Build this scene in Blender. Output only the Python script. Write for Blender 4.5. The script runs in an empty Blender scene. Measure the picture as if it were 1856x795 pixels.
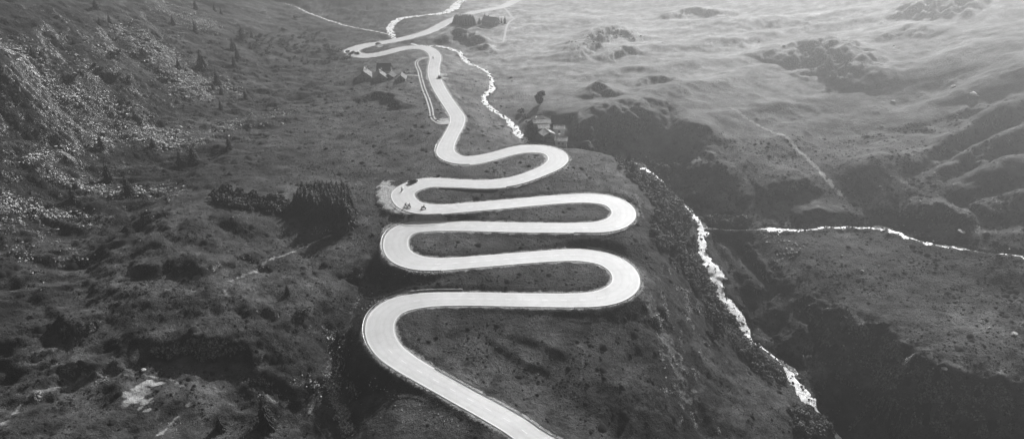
# Alpine pass road seen from the air: everything below is built in code.
SUN = (28, 26, 5.0); SKY = .05; HAZE = .00095; ANI = .87; EXPO = 1.02
import bpy, bmesh, math, random
import numpy as np
from mathutils import Vector, Matrix

random.seed(7)
rng = np.random.default_rng(11)
scene = bpy.context.scene
COL = scene.collection

# ------------------------------------------------------------------ camera numbers
CAM_H = 130.0
PITCH = math.radians(28.5)
FOC = 1237.0                      # focal length in photograph pixels (24 mm on 36 mm)
CX, CY = 928.0, 397.5
SP, CP = math.sin(PITCH), math.cos(PITCH)

def to_world(px, py, z):
    """point at height z seen in direction (px, py)"""
    px = np.asarray(px, float); py = np.asarray(py, float); z = np.asarray(z, float)
    t = (py - CY) / FOC
    d = (CAM_H - z) / (SP + t * CP)
    return (px - CX) / FOC * d, d * (CP - t * SP)

def zfit(px, z):
    if z <= 0: return z
    k = .42 + .58 * min(max((560 - px) / 210, 0), 1) + .58 * min(max((px - 1130) / 80, 0), 1)
    return z * min(k, 1)

# ------------------------------------------------------------------ traced lines: (px, py, height)
ROAD = [(1085,905,-9),(1040,840,-8),(969.5,795,-6.5),(940,774,-6),(903,751,-5.2),(867,732,-4.7),(832,713,-4.1),(800,695,-3.5),(770,678,-2.9),
 (739,660,-2.3),(712,641,-1.6),(696,622,-0.9),(688,600,-0.3),(691,578,0.2),(704,562,0.6),(722,552,0.9),(746,546,1.2),(782,542,1.6),(820,541,2.0),
 (860,541,2.4),(900,542,2.7),(960,543,3.2),(1000,543.5,3.6),(1040,543.5,3.9),(1075,542,4.1),(1105,536,4.3),(1127,524,4.5),(1135,509,4.7),(1131,493,4.9),
 (1116,478,5.2),(1092,467,5.5),(1060,462,5.8),(1030,461.5,6.1),(980,464.5,6.6),(930,468.5,7.1),(880,472.5,7.6),(830,476.5,8.1),(790,478.5,8.5),(763,477,8.7),
 (740,471,8.9),(723,460,9.1),(717,445,9.9),(719,430,10.4),(730,418,10.9),(748,411.5,11.3),(775,409,11.6),(820,409,11.9),(870,410,12.0),(930,411.5,12.2),(990,412.5,12.2),
 (1048,412.5,12.7),(1086,411.5,13.0),(1113,405.5,13.2),(1129,393,13.5),(1129,380,13.8),(1116,367.5,14.1),(1094,360.5,14.4),(1062,358.5,14.7),(1030,359.5,15.1),
 (980,363.5,15.6),(910,370,16.0),(845,375.5,16.3),(795,379,16.6),(763,378,16.8),(742,370.5,17.1),(730,357,17.4),(733,346,17.8),(752,336,18.4),(778,330.5,18.7),(815,331.5,19),
 (850,333,19.3),(878,333.5,19.6),(912,331.5,19.9),(945,324.5,20.2),(986,309,20.5),(1005,298,20.6),(1012,287,20.7),(1004,276,20.7),(985,270,20.7),(960,269,20.6),(935,272,20.5),
 (905,280,20.4),(872,288,20.2),(845,291,20.1),(824,288,20),(809,278,19.9),(808,266,19.8),(816,248,19.5),(827,227,19.2),(829,212,19),(822,200,18.8),
 (805,175,18.3),(794,156,17.9),(787,138,17.4),(786,122,17),(789,108,16.6),(787,98,16.3),(778,90,16),(764,86,15.7),(745,86,15.3),(724,89,15),(700,95.5,14.6),(675,100.5,14.2),(656,101,13.9),(641,97,13.7),(637.5,91.5,13.5),(648,86.5,13.2),(665,82,12.8),(690,78,12.3),
 (720,72.5,11.6),(748,66,11.2),(775,58,10.9),(795,48.5,10.8),(815,38,10.8),(850,25,10.8),(881,18.5,10.8),(911,12,10.8),(937,0,10.8),(965,-14,10.8)]
RIVER = [(868,-14,8.9,6),(846,-4,8.6,6),(830,6,8.5,7),(820,17,8.3,8),(795,25,8.1,6.5),(760,29,7.9,6),(728,33,7.6,6),(712,43,7.3,5.5),(706,52,6.9,5.5),(710,62,6.6,5),(720,71,6.3,3.2),(760,82,6,2.5),(800,84,5.6,2.5),
 (828,92,5.2,3),(838,102,4.8,3),(852,115,4.2,3.2),(872,124,3.5,2.5),(886,133,2.8,2.6),(891,147,2.0,3.0),(890,162,1.4,3.0),(878,175,0.9,3.2),(882,188,0.4,3.0),(900,203,-0.8,2.4),(917,215,-1.6,2.6),(930,228,-2.5,3.4),(945,246,-3.4,3.4),
 (975,268,-4.4,3),(1060,296,-6.5,3),(1120,308,-8.8,3),(1148,304,-9.6,3.4),(1164,311,-10.2,6.0),(1180,320,-11.4,7.5),(1196,327,-13,5.5),(1203,332,-14.2,1.2),(1212,340,-15,.3),(1225,352,-16.6,.3),(1238,368,-17.8,.5),(1250,380,-18.8,2.6),(1262,398,-20,2.8),(1276,410,-21,4.4),
 (1273,430,-22.4,3.0),(1272,452,-24,3.8),(1282,472,-25.7,4.2),(1298,490,-27.3,5.2),(1299,512,-29.5,4.2),(1304,532,-31.5,4.0),(1326,555,-34,4.2),(1344,577,-36,4.2),(1353,600,-38,2.6),
 (1366,618,-38.6,.9),(1380,628,-39,.8),(1408,650,-39.9,1.2),(1424,662,-40.4,2.6),(1434,674,-40.9,4.2),(1442,690,-41.4,3.4),(1450,706,-42,3.6),(1468,728,-43,3.0),(1482,742,-44.5,1.6),(1500,765,-50,1.6),(1550,835,-57,3),(1600,905,-60,3)]
BROOK = [(505,4,22.5,1.8),(535,12,20,2.0),(556,22,18,3.0),(580,31,16,2.4),(606,40,13.6,2.8),(625,46,12,2.4),(650,51,10.4,1.8),(672,55,9.2,1.6),(700,61,7.4,1.8),(716,67,6.5,1.4)]
STREAM = [(1900,474,-8.5,1.5),(1856,466,-9.6,1.3),(1820,461,-10.8,.5),(1780,456,-12,.4),(1735,449,-13.4,2.6),(1700,443,-14.4,3.2),(1660,433,-15.2,2.6),(1626,422,-16.2,3.2),(1603,412,-17,3.6),(1560,411,-17.3,1.3),(1520,412,-17.5,1.6),
 (1480,414,-17.8,3.0),(1440,416,-18.2,2.0),(1400,415,-18.8,2.4),(1385,415,-19.0,1.4),(1370,416,-19.4,.3),(1320,416,-20.3,.25),(1280,413,-21,.3)]

# ------------------------------------------------------------------ lie of the land: (px, py, height)
LAND = [
 # left mountain
 (0,0,72),(200,0,54),(400,0,36),(520,0,24),(100,100,52),(0,100,62),(0,200,44),(100,200,36),(200,200,28),(300,100,34),(400,100,25),(500,80,19),(300,200,20),
 (400,200,14),(450,200,13),(500,150,15),(600,60,14),(0,300,32),(100,300,24),(200,300,17),(300,280,13.5),(400,260,13),(0,400,21),(90,400,14),(180,400,11),(60,480,12),(150,460,10.5),
 (560,110,15),(600,150,14.5),(560,200,14.5),
 # mounds left of the road
 (350,400,16),(260,420,13),(250,470,11.5),(310,480,12),(450,400,14),(500,370,13),(420,350,12.5),(500,330,14),(640,330,14.5),(585,400,12),(640,400,11),(680,380,13),(690,320,17.5),(650,250,17),(560,280,15),(760,260,18),
 (600,440,10),(550,450,8.5),(500,500,8),(450,520,9),(400,560,7.5),(300,560,8),(200,560,10),(100,560,9.5),(0,500,15),(0,600,13),(620,470,6),(650,440,5.5),(655,480,-1),(660,520,-4),(600,520,2),(560,560,1),(500,560,5),(560,620,-4),
 (350,600,4.8),(300,605,4.8),(440,605,4),(480,630,2),(240,610,6.5),(150,640,3),(330,656,-1.5),(400,657,-2.5),(455,655,-3.5),(240,665,0),(110,690,0),
 (240,690,1.5),(340,678,-.5),(450,678,-2.8),(560,700,-8),(250,780,-3),(350,760,-5),(450,780,-11),(100,790,2),(0,740,3),(0,795,5),(540,760,-14),
 (650,560,-4.5),(640,600,-7),(612,640,-10),(605,690,-11),(612,740,-12),(640,795,-12.5),(650,640,-8.5),(690,682,-5),(640,690,-8.5),(740,700,-4),(700,760,-5.6),(780,760,-6),(820,790,-6.8),(690,800,-7),
 # islands of the serpentine
 (800,440,9.6),(900,440,9.2),(1000,436,9.4),(1060,436,10.4),(950,390,13.8),(1060,388,13.2),(860,350,17.8),(800,358,17.8),(960,290,20),(940,300,20),(850,510,5),(950,505,4.9),(1060,500,5.0),(760,510,2.5),(720,505,1.0),
 (1030,330,16.8),(1100,330,14),
 # meadow inside the lowest loop
 (780,610,-1.6),(900,600,-1.2),(850,660,-4),(930,680,-6),(1000,640,-3.6),(1080,605,-2.2),(1085,572,0.3),(1130,578,-0.9),(960,575,0.2),(1020,740,-7.5),(1100,690,-5.5),(1100,780,-12),(1160,605,-3.2),(1000,780,-8.5),
 # slope to the gorge
 (1190,520,-4),(1170,450,4),(1180,400,6),(1165,360,10),(1100,290,13),(1045,265,18),(1075,271,15),(1105,278,11),(1135,291,2),(1150,320,5),(1180,350,2),(1200,420,0),(1240,450,-9),(1278,500,-18),(1300,540,-25),(1200,600,-9),(1300,620,-29),(1180,700,-11),(1250,700,-20),(1340,690,-34),
 (1215,345,-9),(1240,385,-11),(1200,790,-20),(1300,790,-31),(1400,770,-38),(1492,782,-41.5),(1470,745,-42),(1330,590,-33),(1390,660,-39),(1250,560,-15),(1440,725,-41.8),
 # upper valley floor
 (740,130,15.5),(700,140,14.5),(640,140,14.5),(690,178,15),(750,190,17),(700,230,17.3),(850,180,11),(870,220,8),(860,150,8),(835,125,8.5),(905,245,6),(900,100,5.5),(850,85,5.5),(760,40,8.2),(700,30,9.5),(620,20,15),(760,10,9.2),
 (900,60,9.4),(860,45,10),(1000,60,10.5),(1000,0,11),(1000,120,9.5),(950,120,6.5),(940,170,2.5),(980,188,3),(1000,210,3),(985,235,-1.5),(1015,250,-2.5),(1030,225,3),(1080,170,9.5),(1100,120,12),(1120,20,14),
 # right bank: hollow in shade and its rims
 (1060,215,7),(1100,200,9),(1200,182,8),(1235,190,7),(1040,262,-3.5),(1100,272,-6.5),(1160,285,-9),(1210,297,-13),(1235,315,-12),(1290,240,1),(1290,283,-5),(1255,285,-3),(1340,340,-11.5),(1375,372,-14),(1300,385,-19),(1270,345,-14),(1345,395,-18.5),
 (1250,230,3.5),(1350,200,4),(1300,140,8),(1400,300,-6),(1450,350,-10),(1400,388,-16),(1500,330,-9),(1500,380,-14),(1500,250,-2),(1420,180,5),(1600,300,-1),(1600,380,-11.5),(1700,300,1),(1700,390,-9),(1620,230,4),
 (1500,70,16),(1400,0,22),(1600,0,32),(1700,100,24),(1700,200,10),(1856,0,47),(1856,100,34),(1856,200,18),(1856,300,6),(1856,400,-3),(1900,430,-6),
 # plateau right of the gorge and its rim
 (1500,445,-18.5),(1420,450,-20.5),(1340,450,-25),(1350,490,-29),(1400,510,-27),(1450,490,-22),(1600,450,-18),(1700,500,-19.5),(1600,520,-21.5),(1800,560,-20),(1856,520,-15),(1856,620,-20),(1430,528,-27.8),(1480,548,-28),(1540,580,-27.8),(1600,610,-26.8),(1660,655,-25),
 (1740,683,-24.5),(1856,677,-23),(1700,600,-22.5),(1900,690,-23),(1370,560,-34),(1400,600,-37),(1440,640,-37),(1480,665,-38.5),(1560,650,-38),(1500,690,-40.5),(1620,700,-37),(1600,780,-44),(1700,740,-38),(1700,800,-45),(1800,770,-37),(1900,780,-34),
]
ROAD = [(a, b, zfit(a, c)) for a, b, c in ROAD]; LAND = [(a, b, zfit(a, c)) for a, b, c in LAND]
RIVER = [(a, b, zfit(a, c), d) for a, b, c, d in RIVER]; BROOK = [(a, b, zfit(a, c), d) for a, b, c, d in BROOK]
FAR = [(-620,500,150),(-420,250,125),(-600,900,150),(-300,900,75),(-60,900,22),(100,900,24),(300,900,60),(600,900,130),(650,500,110),(450,330,62),(420,200,30),(700,200,90),(-420,100,90),(-200,120,30),(-100,60,0),(0,60,-14),
       (130,110,-62),(160,60,-60),(220,110,-25),(300,100,-10),(-600,1250,150),(0,1250,60),(600,1250,150),(-150,-60,10),(0,-80,-20),(150,-60,-66),(500,-60,60),(-500,-60,90),(135,-80,-72),(-700,200,160),(-90,700,20),(-200,650,45),(230,700,36)]

def cpts():
    X, Y, Z = [], [], []
    for px, py, z in LAND:
        x, y = to_world(px, py, z); X.append(x); Y.append(y); Z.append(z)
    for i, (px, py, z) in enumerate(ROAD):
        if i % 2 == 0:
            x, y = to_world(px, py, z); X.append(x); Y.append(y); Z.append(z)
    for L in (RIVER, BROOK, STREAM):
        for i, (px, py, z, w) in enumerate(L):
            x, y = to_world(px, py, z); X.append(x); Y.append(y); Z.append(z)
    for x, y, z in FAR:
        X.append(x); Y.append(y); Z.append(z)
    return np.array(X), np.array(Y), np.array(Z, float)

PX, PY, PZ = cpts()
_c2 = 5.0 ** 2
def _phi(x, y, X, Y):
    return np.sqrt((x[:, None] - X) ** 2 + (y[:, None] - Y) ** 2 + _c2)
_A = _phi(PX, PY, PX, PY)
_n = len(PX)
_A -= np.eye(_n) * 3.0                     # a little smoothing
_M = np.zeros((_n + 3, _n + 3)); _M[:_n, :_n] = _A
_M[:_n, _n] = 1; _M[:_n, _n + 1] = PX / 500; _M[:_n, _n + 2] = PY / 500; _M[_n:, :_n] = _M[:_n, _n:].T
_W = np.linalg.solve(_M, np.concatenate([PZ, [0, 0, 0]]))

def axis(lo, a, b, hi, step, g, mx):
    mid = list(np.arange(a, b + 1e-6, step))
    left = []; x, s = a, step
    while x > lo:
        s = min(s * g, mx); x -= s; left.append(x)
    right = []; x, s = mid[-1], step
    while x < hi:
        s = min(s * g, mx); x += s; right.append(x)
    return np.array(left[::-1] + mid + right)
GX = axis(-640, -175, 185, 640, 0.8, 1.012, 9)
GY = axis(-80, 112, 345, 1250, 0.8, 1.008, 9)
NX, NY = len(GX), len(GY)
XX, YY = np.meshgrid(GX, GY)               # (NY, NX)

def rbf(xf, yf):
    out = np.empty(len(xf))
    for i in range(0, len(xf), 20000):
        s = slice(i, i + 20000)
        out[s] = _phi(xf[s], yf[s], PX, PY) @ _W[:_n]
    return out + _W[_n] + _W[_n + 1] * xf / 500 + _W[_n + 2] * yf / 500

# evaluate the smooth land on every 3rd line and interpolate
cx = np.unique(np.append(np.arange(0, NX, 3), NX - 1)); cy = np.unique(np.append(np.arange(0, NY, 3), NY - 1))
cXX, cYY = np.meshgrid(GX[cx], GY[cy])
coarse = rbf(cXX.ravel(), cYY.ravel()).reshape(cXX.shape)
tmp = np.array([np.interp(GX, GX[cx], r) for r in coarse])
H = np.array([np.interp(GY, GY[cy], tmp[:, j]) for j in range(NX)]).T.copy()
H = np.minimum(H, 128 + 0.1 * (H - 128))

def proj(x, y, z):
    dz = z - CAM_H; d = y * CP - dz * SP; return CX + FOC * x / d, CY + FOC * (-dz * CP - y * SP) / d
def sample(F, x, y):
    fx = np.interp(x, GX, np.arange(NX)); fy = np.interp(y, GY, np.arange(NY))
    i = np.clip(fx.astype(int), 0, NX - 2); j = np.clip(fy.astype(int), 0, NY - 2)
    u = fx - i; v = fy - j
    return (F[j, i] * (1 - u) + F[j, i + 1] * u) * (1 - v) + (F[j + 1, i] * (1 - u) + F[j + 1, i + 1] * u) * v

def ground_at(px, py, F=None):
    """where the line of sight through (px, py) meets the land (arrays ok) -> x, y, z"""
    F = H if F is None else F
    px = np.atleast_1d(np.asarray(px, float)); py = np.atleast_1d(np.asarray(py, float))
    t = (py - CY) / FOC; rx = (px - CX) / FOC; ry = CP - t * SP; rz = -(SP + t * CP)
    lo = np.full(px.shape, 90.0); hit = np.zeros(px.shape, bool); hi = lo.copy()
    d = 90.0
    while d < 1300 and not hit.all():
        step = 0.8 if d < 350 else 1.6
        d2 = d + step
        below = (CAM_H + rz * d2) < sample(F, rx * d2, ry * d2)
        new = below & ~hit
        lo[new] = d; hi[new] = d2; hit |= below
        d = d2
    hi[~hit] = 1300; lo[~hit] = 1299
    for _ in range(12):
        m = (lo + hi) / 2
        b = (CAM_H + rz * m) < sample(F, rx * m, ry * m)
        hi = np.where(b, m, hi); lo = np.where(b, lo, m)
    return rx * hi, ry * hi, CAM_H + rz * hi

# ------------------------------------------------------------------ noise
class Noise:
    def __init__(s, seed, n=256):
        s.n = n; s.t = np.random.default_rng(seed).random((n, n)) * 2 - 1
    def __call__(s, x, y):
        xi = np.floor(x).astype(int); yi = np.floor(y).astype(int)
        u = x - xi; v = y - yi
        u = u * u * u * (u * (u * 6 - 15) + 10); v = v * v * v * (v * (v * 6 - 15) + 10)
        n = s.n; a = s.t[yi % n, xi % n]; b = s.t[yi % n, (xi + 1) % n]; c = s.t[(yi + 1) % n, xi % n]; d = s.t[(yi + 1) % n, (xi + 1) % n]
        return (a * (1 - u) + b * u) * (1 - v) + (c * (1 - u) + d * u) * v
def fbm(x, y, seed, octs=4, gain=.5, ridge=False):
    o = np.zeros_like(x); a = 1.0; tot = 0
    for k in range(octs):
        nz = Noise(seed + k)(x * 2 ** k + 17.3 * k, y * 2 ** k - 9.1 * k)
        o += a * ((1 - 2 * np.abs(nz)) if ridge else nz); tot += a; a *= gain
    return o / tot
def sstep(a, b, x):
    t = np.clip((x - a) / (b - a), 0, 1); return t * t * (3 - 2 * t)

# ------------------------------------------------------------------ splines
def spline(pts, step=0.5):
    P = np.array(pts, float); n = len(P); out = []
    for i in range(n - 1):
        p0 = P[max(i - 1, 0)]; p1 = P[i]; p2 = P[i + 1]; p3 = P[min(i + 2, n - 1)]
        L = np.linalg.norm(p2[:2] - p1[:2]); m = max(2, int(L / step))
        for k in range(m):
            t = k / m
            out.append(0.5 * ((2 * p1) + (-p0 + p2) * t + (2 * p0 - 5 * p1 + 4 * p2 - p3) * t * t + (-p0 + 3 * p1 - 3 * p2 + p3) * t ** 3))
    out.append(P[-1]); out = np.array(out)
    # resample evenly
    d = np.concatenate([[0], np.cumsum(np.linalg.norm(np.diff(out[:, :2], axis=0), axis=1))])
    s = np.arange(0, d[-1], step)
    return np.stack([np.interp(s, d, out[:, k]) for k in range(out.shape[1])], 1)
def smooth(a, n):
    k = np.ones(n) / n; p = n // 2
    return np.convolve(np.pad(a, p, mode='edge'), k, mode='valid')[:len(a)]
def world_line(L, step=0.5):
    pts = []
    for q in L:
        x, y = to_world(q[0], q[1], q[2]); pts.append([float(x), float(y), q[2]] + list(q[3:]))
    return spline(pts, step)
def normals2(S):
    T = np.gradient(S[:, :2], axis=0); T /= np.linalg.norm(T, axis=1)[:, None] + 1e-9
    return np.stack([-T[:, 1], T[:, 0]], 1), T

def line_field(S, R):
    """distance, nearest index to a sampled line, for grid points within R"""
    D = np.full((NY, NX), 1e9); I = np.zeros((NY, NX), int)
    for k, p in enumerate(S):
        i0, i1 = np.searchsorted(GX, [p[0] - R, p[0] + R]); j0, j1 = np.searchsorted(GY, [p[1] - R, p[1] + R])
        if i1 <= i0 or j1 <= j0: continue
        d = np.hypot(XX[j0:j1, i0:i1] - p[0], YY[j0:j1, i0:i1] - p[1])
        m = d < D[j0:j1, i0:i1]
        D[j0:j1, i0:i1][m] = d[m]; I[j0:j1, i0:i1][m] = k
    return D, I

road = world_line(ROAD)
for c in (0, 1): road[:, c] = smooth(road[:, c], 9)
road[:, 2] = smooth(road[:, 2], 41)
rN, rT = normals2(road)
curv = np.abs(smooth(np.gradient(np.unwrap(np.arctan2(rT[:, 1], rT[:, 0]))) / 0.5, 15))
road_w = smooth(7.4 + np.clip(curv * 26, 0, 2.2) + 1.3 * np.clip((np.arange(len(road)) - 1650) / 150, 0, 1), 31)      # bends are wider than straights
# ------------------------------------------------------------------ local relief
def px_line(L, step=1.0):
    """polyline traced on the smooth land"""
    x, y, z = ground_at([p[0] for p in L], [p[1] for p in L], H0)
    return spline(list(zip(x, y, z)), step)
H0 = H.copy()
SCARPS = [  # crest line from left to right, height, width of the steep near face, width behind
 ([(1405,96),(1440,82),(1480,77),(1520,92),(1548,115),(1565,142)], 9, 20, 22),
 ([(1440,135),(1480,128),(1520,140)], 3, 6, 9),
 ([(1035,100),(1065,66),(1110,48),(1165,64)], 5.5, 12, 14), ([(1090,104),(1130,90),(1165,94)], 3.5, 8, 9),
 ([(1058,168),(1085,155),(1120,168)], 4.5, 6, 5), ([(1140,150),(1190,140),(1240,146)], 3, 8, 8), ([(1200,25),(1260,14),(1330,22)], 4, 12, 10),
 ([(1620,0),(1700,-6),(1800,-14)], 7, 26, 20), ([(1580,70),(1640,50),(1700,58)], 3, 10, 12),
 ([(648,178),(690,170),(738,188)], 3.6, 4.5, 7),
 ([(798,66),(828,55),(862,62),(880,70)], 6, 9, 8), ([(855,84),(880,80),(895,92)], 3, 5, 4),
 ([(225,642),(270,616),(350,612),(440,616),(482,638)], 3.2, 3, 6), ([(20,722),(100,672),(180,648),(235,628)], 3.5, 5, 8),
 ([(312,482),(350,472),(388,484)], 3.2, 4, 6), ([(228,484),(260,480),(294,492)], 2.4, 3.5, 6), ([(115,590),(150,580),(172,590)], 4, 5, 5), ([(400,470),(450,460),(500,470)], 2, 4, 6),
 ([(180,440),(250,400),(330,372)], 2.0, 4, 6), ([(400,345),(450,352),(520,362)], 2.5, 3, 6), ([(440,560),(470,548),(505,566)], 2.2, 4, 5), ([(380,390),(430,400),(460,420)], 2, 4, 5),
 ([(905,600),(960,614),(1010,632),(1036,655)], .75, 1.3, 3), ([(880,604),(930,640),(985,668),(1025,700)], .65, 1.3, 3),
 ([(1425,528),(1480,548),(1540,578),(1600,612),(1660,655),(1740,683),(1870,676)], 1.2, 5, 12),
 ([(1030,236),(1080,208),(1150,190),(1215,184)], 8, 14, 14), ([(1212,180),(1246,218),(1288,240),(1292,282),(1345,342),(1375,372)], 2.5, 7, 8),
 ([(640,500),(665,470),(690,470)], 2.0, 3, 3), ([(690,424),(660,440),(640,470)], 0, 3, 3),
 ([(730,492),(760,486),(800,490)], 0.0, 2.5, 2), ([(560,690),(600,682),(640,690)], 1.5, 2.5, 3), ([(0,108),(60,70),(110,40)], 3, 6, 6), ([(0,190),(50,130),(90,150)], 3, 5, 6),
 ([(1380,340),(1440,320),(1500,330)], 3, 9, 10), ([(1440,392),(1500,380),(1570,388)], 3, 5, 6), ([(1640,365),(1700,372),(1760,392)], 3, 5, 6),
]
RIDGES = [  # gaussian ridge (+) or gully (-): line, height, half width
 ([(1900,165),(1800,205),(1735,245),(1650,300)], 3.4, 5), ([(1900,215),(1800,255),(1740,285),(1660,335)], 3.0, 5), ([(1900,280),(1800,305),(1720,345)], 3.6, 7), ([(1900,352),(1820,352),(1760,372)], 3.5, 6),
 ([(1900,190),(1790,236),(1700,290),(1640,330)], -4.5, 5), ([(1900,245),(1800,282),(1700,335)], -4, 5), ([(1900,330),(1800,345),(1720,372)], -4, 6), ([(1900,400),(1820,400),(1760,405)], -3, 6),
 ([(1240,360),(1290,330),(1300,300)], 2, 6), ([(1400,540),(1440,580),(1450,640)], 3.0, 5), ([(1500,560),(1530,620),(1500,670)], 3.0, 6), ([(1450,545),(1480,600),(1470,650)], -3, 5), ([(1650,650),(1640,720),(1600,780)], 3, 6), ([(1570,600),(1590,680),(1560,720)], -3, 6),
 ([(1300,440),(1340,490),(1380,530)], 1.8, 3), ([(1330,430),(1370,480),(1400,520)], -2, 3), ([(540,470),(470,490),(400,520)], -1.2, 4), ([(400,250),(300,340),(180,440),(120,520)], -1.5, 5),
 ([(1180,290),(1215,315),(1230,345)], 2, 4),
 ([(1010,142),(1150,127),(1300,112),(1420,97)], 2.5, 9), ([(1060,207),(1200,167),(1330,142),(1410,114)], 3, 8), ([(1000,92),(1200,86),(1400,62),(1600,32)], 2.6, 10), ([(1180,42),(1400,40),(1600,12)], 3, 12), ([(1600,165),(1720,108),(1900,50)], 3, 14), ([(1560,242),(1700,192),(1900,110)], 3.2, 12), ([(1290,212),(1400,192),(1560,178)], 2.2, 8),
 ([(1600,205),(1720,150),(1900,80)], -3, 9), ([(1330,330),(1420,250),(1520,215)], 2.2, 8), ([(1530,330),(1600,280),(1700,235)], 2.5, 8), ([(900,60),(1000,45),(1150,25)], 1.8, 10),
 ([(60,0),(160,100),(300,230)], 3.2, 7), ([(0,60),(100,170),(230,280)], -3.5, 7), ([(240,0),(330,100),(430,190)], -3.0, 7), ([(130,0),(230,90),(360,200)], -2.5, 5), ([(380,0),(450,80),(520,160)], -1.8, 5), ([(0,150),(80,230),(180,320)], 2.5, 5), ([(0,250),(70,310),(150,380)], 2, 6), ([(1130,420),(1180,500),(1220,600)], 1.0, 6), ([(1120,560),(1150,640),(1180,760)], -1.2, 5),
]
def nearest_xy(S, R):
    D, I = line_field(S, R); return D, I
for L, amp, nw, fw in SCARPS:
    if amp == 0: continue
    ax, ay, az_ = ground_at([p[0] for p in L], [p[1] for p in L], H0)      # the traced crest is the raised one
    S = px_line([(p[0], p[1] + amp * .85 * FOC / (y_ * CP + (CAM_H - z_) * SP)) for p, y_, z_ in zip(L, ay, az_)]); N, T = normals2(S); R = max(nw, fw * 2.2) + 2
    D, I = line_field(S, R); m = D < R
    k = I[m]; dx = XX[m] - S[k, 0]; dy = YY[m] - S[k, 1]
    s = -(dx * N[k, 0] + dy * N[k, 1]); s = np.where(np.abs(s) < 1e-3, 1e-3, s)
    wob = fbm(XX[m] / 6, YY[m] / 6, 50, 4, .6) * nw * .9; amp_ = amp * (1 + .5 * fbm(XX[m] / 8, YY[m] / 8, 55, 3))
    side = np.where(s > 0, 1 - sstep(0, nw, D[m] + wob), np.exp(-(D[m] / fw) ** 2))
    along = np.sin(np.clip(k / max(len(S) - 1, 1), 0, 1) * math.pi) ** .5
    endd = np.abs(dx * T[k, 0] + dy * T[k, 1])
    H[m] += amp_ * side * np.maximum(along, 0) * np.exp(-(endd / fw) ** 2)
for L, amp, hw in RIDGES:
    S = px_line(L); R = hw * 2.6; D, I = line_field(S, R); m = D < R; k = I[m]
    along = np.sin(np.clip(k / max(len(S) - 1, 1), 0, 1) * math.pi) ** .6
    wob = 1 + .6 * fbm(XX[m] / 7, YY[m] / 7, 60, 3)
    H[m] += amp * (1 + .5 * fbm(XX[m] / 14, YY[m] / 14, 64, 3)) * np.exp(-(D[m] * wob / hw) ** 2) * along

# masks described in the photograph's directions but held on the land
def blob(px, py, r):
    x, y, z = ground_at([px], [py], H0); return np.exp(-(((XX - x[0]) ** 2 + (YY - y[0]) ** 2) / r ** 2))
gy_, gx_ = np.gradient(H, GY, GX)
slope = np.hypot(gx_, gy_)
leftm = sstep(-95, -150, XX + (YY - 200) * -.12)           # the left mountain side
rightm = sstep(95, 150, XX - (YY - 250) * .1)
rough = 0.7 + 1.3 * leftm + sstep(.35, .8, slope) * 1.3 + .3 * rightm
leftnear = sstep(-35, -60, XX) * (1 - sstep(190, 230, YY))
rough += leftnear * 1.3
big = fbm(XX / 38, YY / 30, 1, 3)
mid = fbm(XX / 11, YY / 9, 5, 3)
# terraces running across the far meadows
terr = fbm(XX / 60, YY / 11 + XX / 90, 9, 3) * sstep(260, 380, YY)
small = fbm(XX / 3.2, YY / 3.0, 13, 3)
down = fbm((XX * .8 + YY * .6) / 26, (XX * -.6 + YY * .8) / 6, 21, 4, .55, True) * leftm
Dr, Ir = line_field(road, 34)
quiet = .12 + .88 * sstep(4, 20, Dr)
calm = sstep(270, 360, YY) * sstep(-60, 40, XX) + sstep(100, 150, XX) * sstep(200, 240, YY) * .7; calm = np.clip(calm, 0, 1)
rough = rough * quiet * (1 - .6 * calm); big *= quiet; mid *= .5 + .5 * quiet
folds = fbm((XX * .35 + YY * .94) / 17 + fbm(XX / 60, YY / 60, 200, 2) * 1.5, (XX * .94 - YY * .35) / 75, 201, 3, .45) * calm
H += big * 1.2 + mid * .75 * rough + terr * .8 + folds * .9 + small * .24 * rough + down * 1.7
rib = fbm((XX * .55 - YY * .83) / 22, (XX * .83 + YY * .55) / 22, 33, 4, .6, True)
gorge = sstep(85, 110, XX) * (1 - sstep(245, 275, YY))
H += rib * (1.0 + 1.6 * gorge) * sstep(.45, .9, slope) * sstep(0, 30, XX) * (1 - .8 * sstep(300, 380, YY))
H += (fbm(XX / 1.7, YY / 1.7, 43, 2)) * .16 * rough

# ------------------------------------------------------------------ cut the streams and benches into the land
def carve(S, bank, depth=.35, reach=14, up=True):
    D, I = line_field(S, reach); m = D < reach; z = S[I[m], 2]; w = S[I[m], 3] * .5 + .3; d = np.maximum(D[m] - w, 0)
    h = H[m]; lim = z + bank * d + .25 * fbm(XX[m] / 2, YY[m] / 2, 70, 2) * np.minimum(d, 2)
    low = z - bank * 1.2 * d
    h2 = np.minimum(h, lim); h2 = np.maximum(h2, low)
    H[m] = np.where(d <= 0, z - depth, h2)
def with_w(L, wig=.9):
    S = world_line(L); S[:, 2] = smooth(S[:, 2], 9); N, T = normals2(S); j = fbm(np.arange(len(S)) / 14., np.full(len(S), len(S) * .37), 77, 3, .6) * wig
    S[:, :2] += N * j[:, None]; S[:, 3] *= np.clip(1 + wig * .5 * fbm(np.arange(len(S)) / 9., np.full(len(S), len(S) * .11), 78, 3, .6), .45, 1.8); return S
river = with_w(RIVER); brook = with_w(BROOK); stream = with_w(STREAM, 1.7)
river[:, 3] *= 1.15
carve(river, .6); carve(brook, .45, .2, 8); carve(stream, .6, .25, 8)

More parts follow.
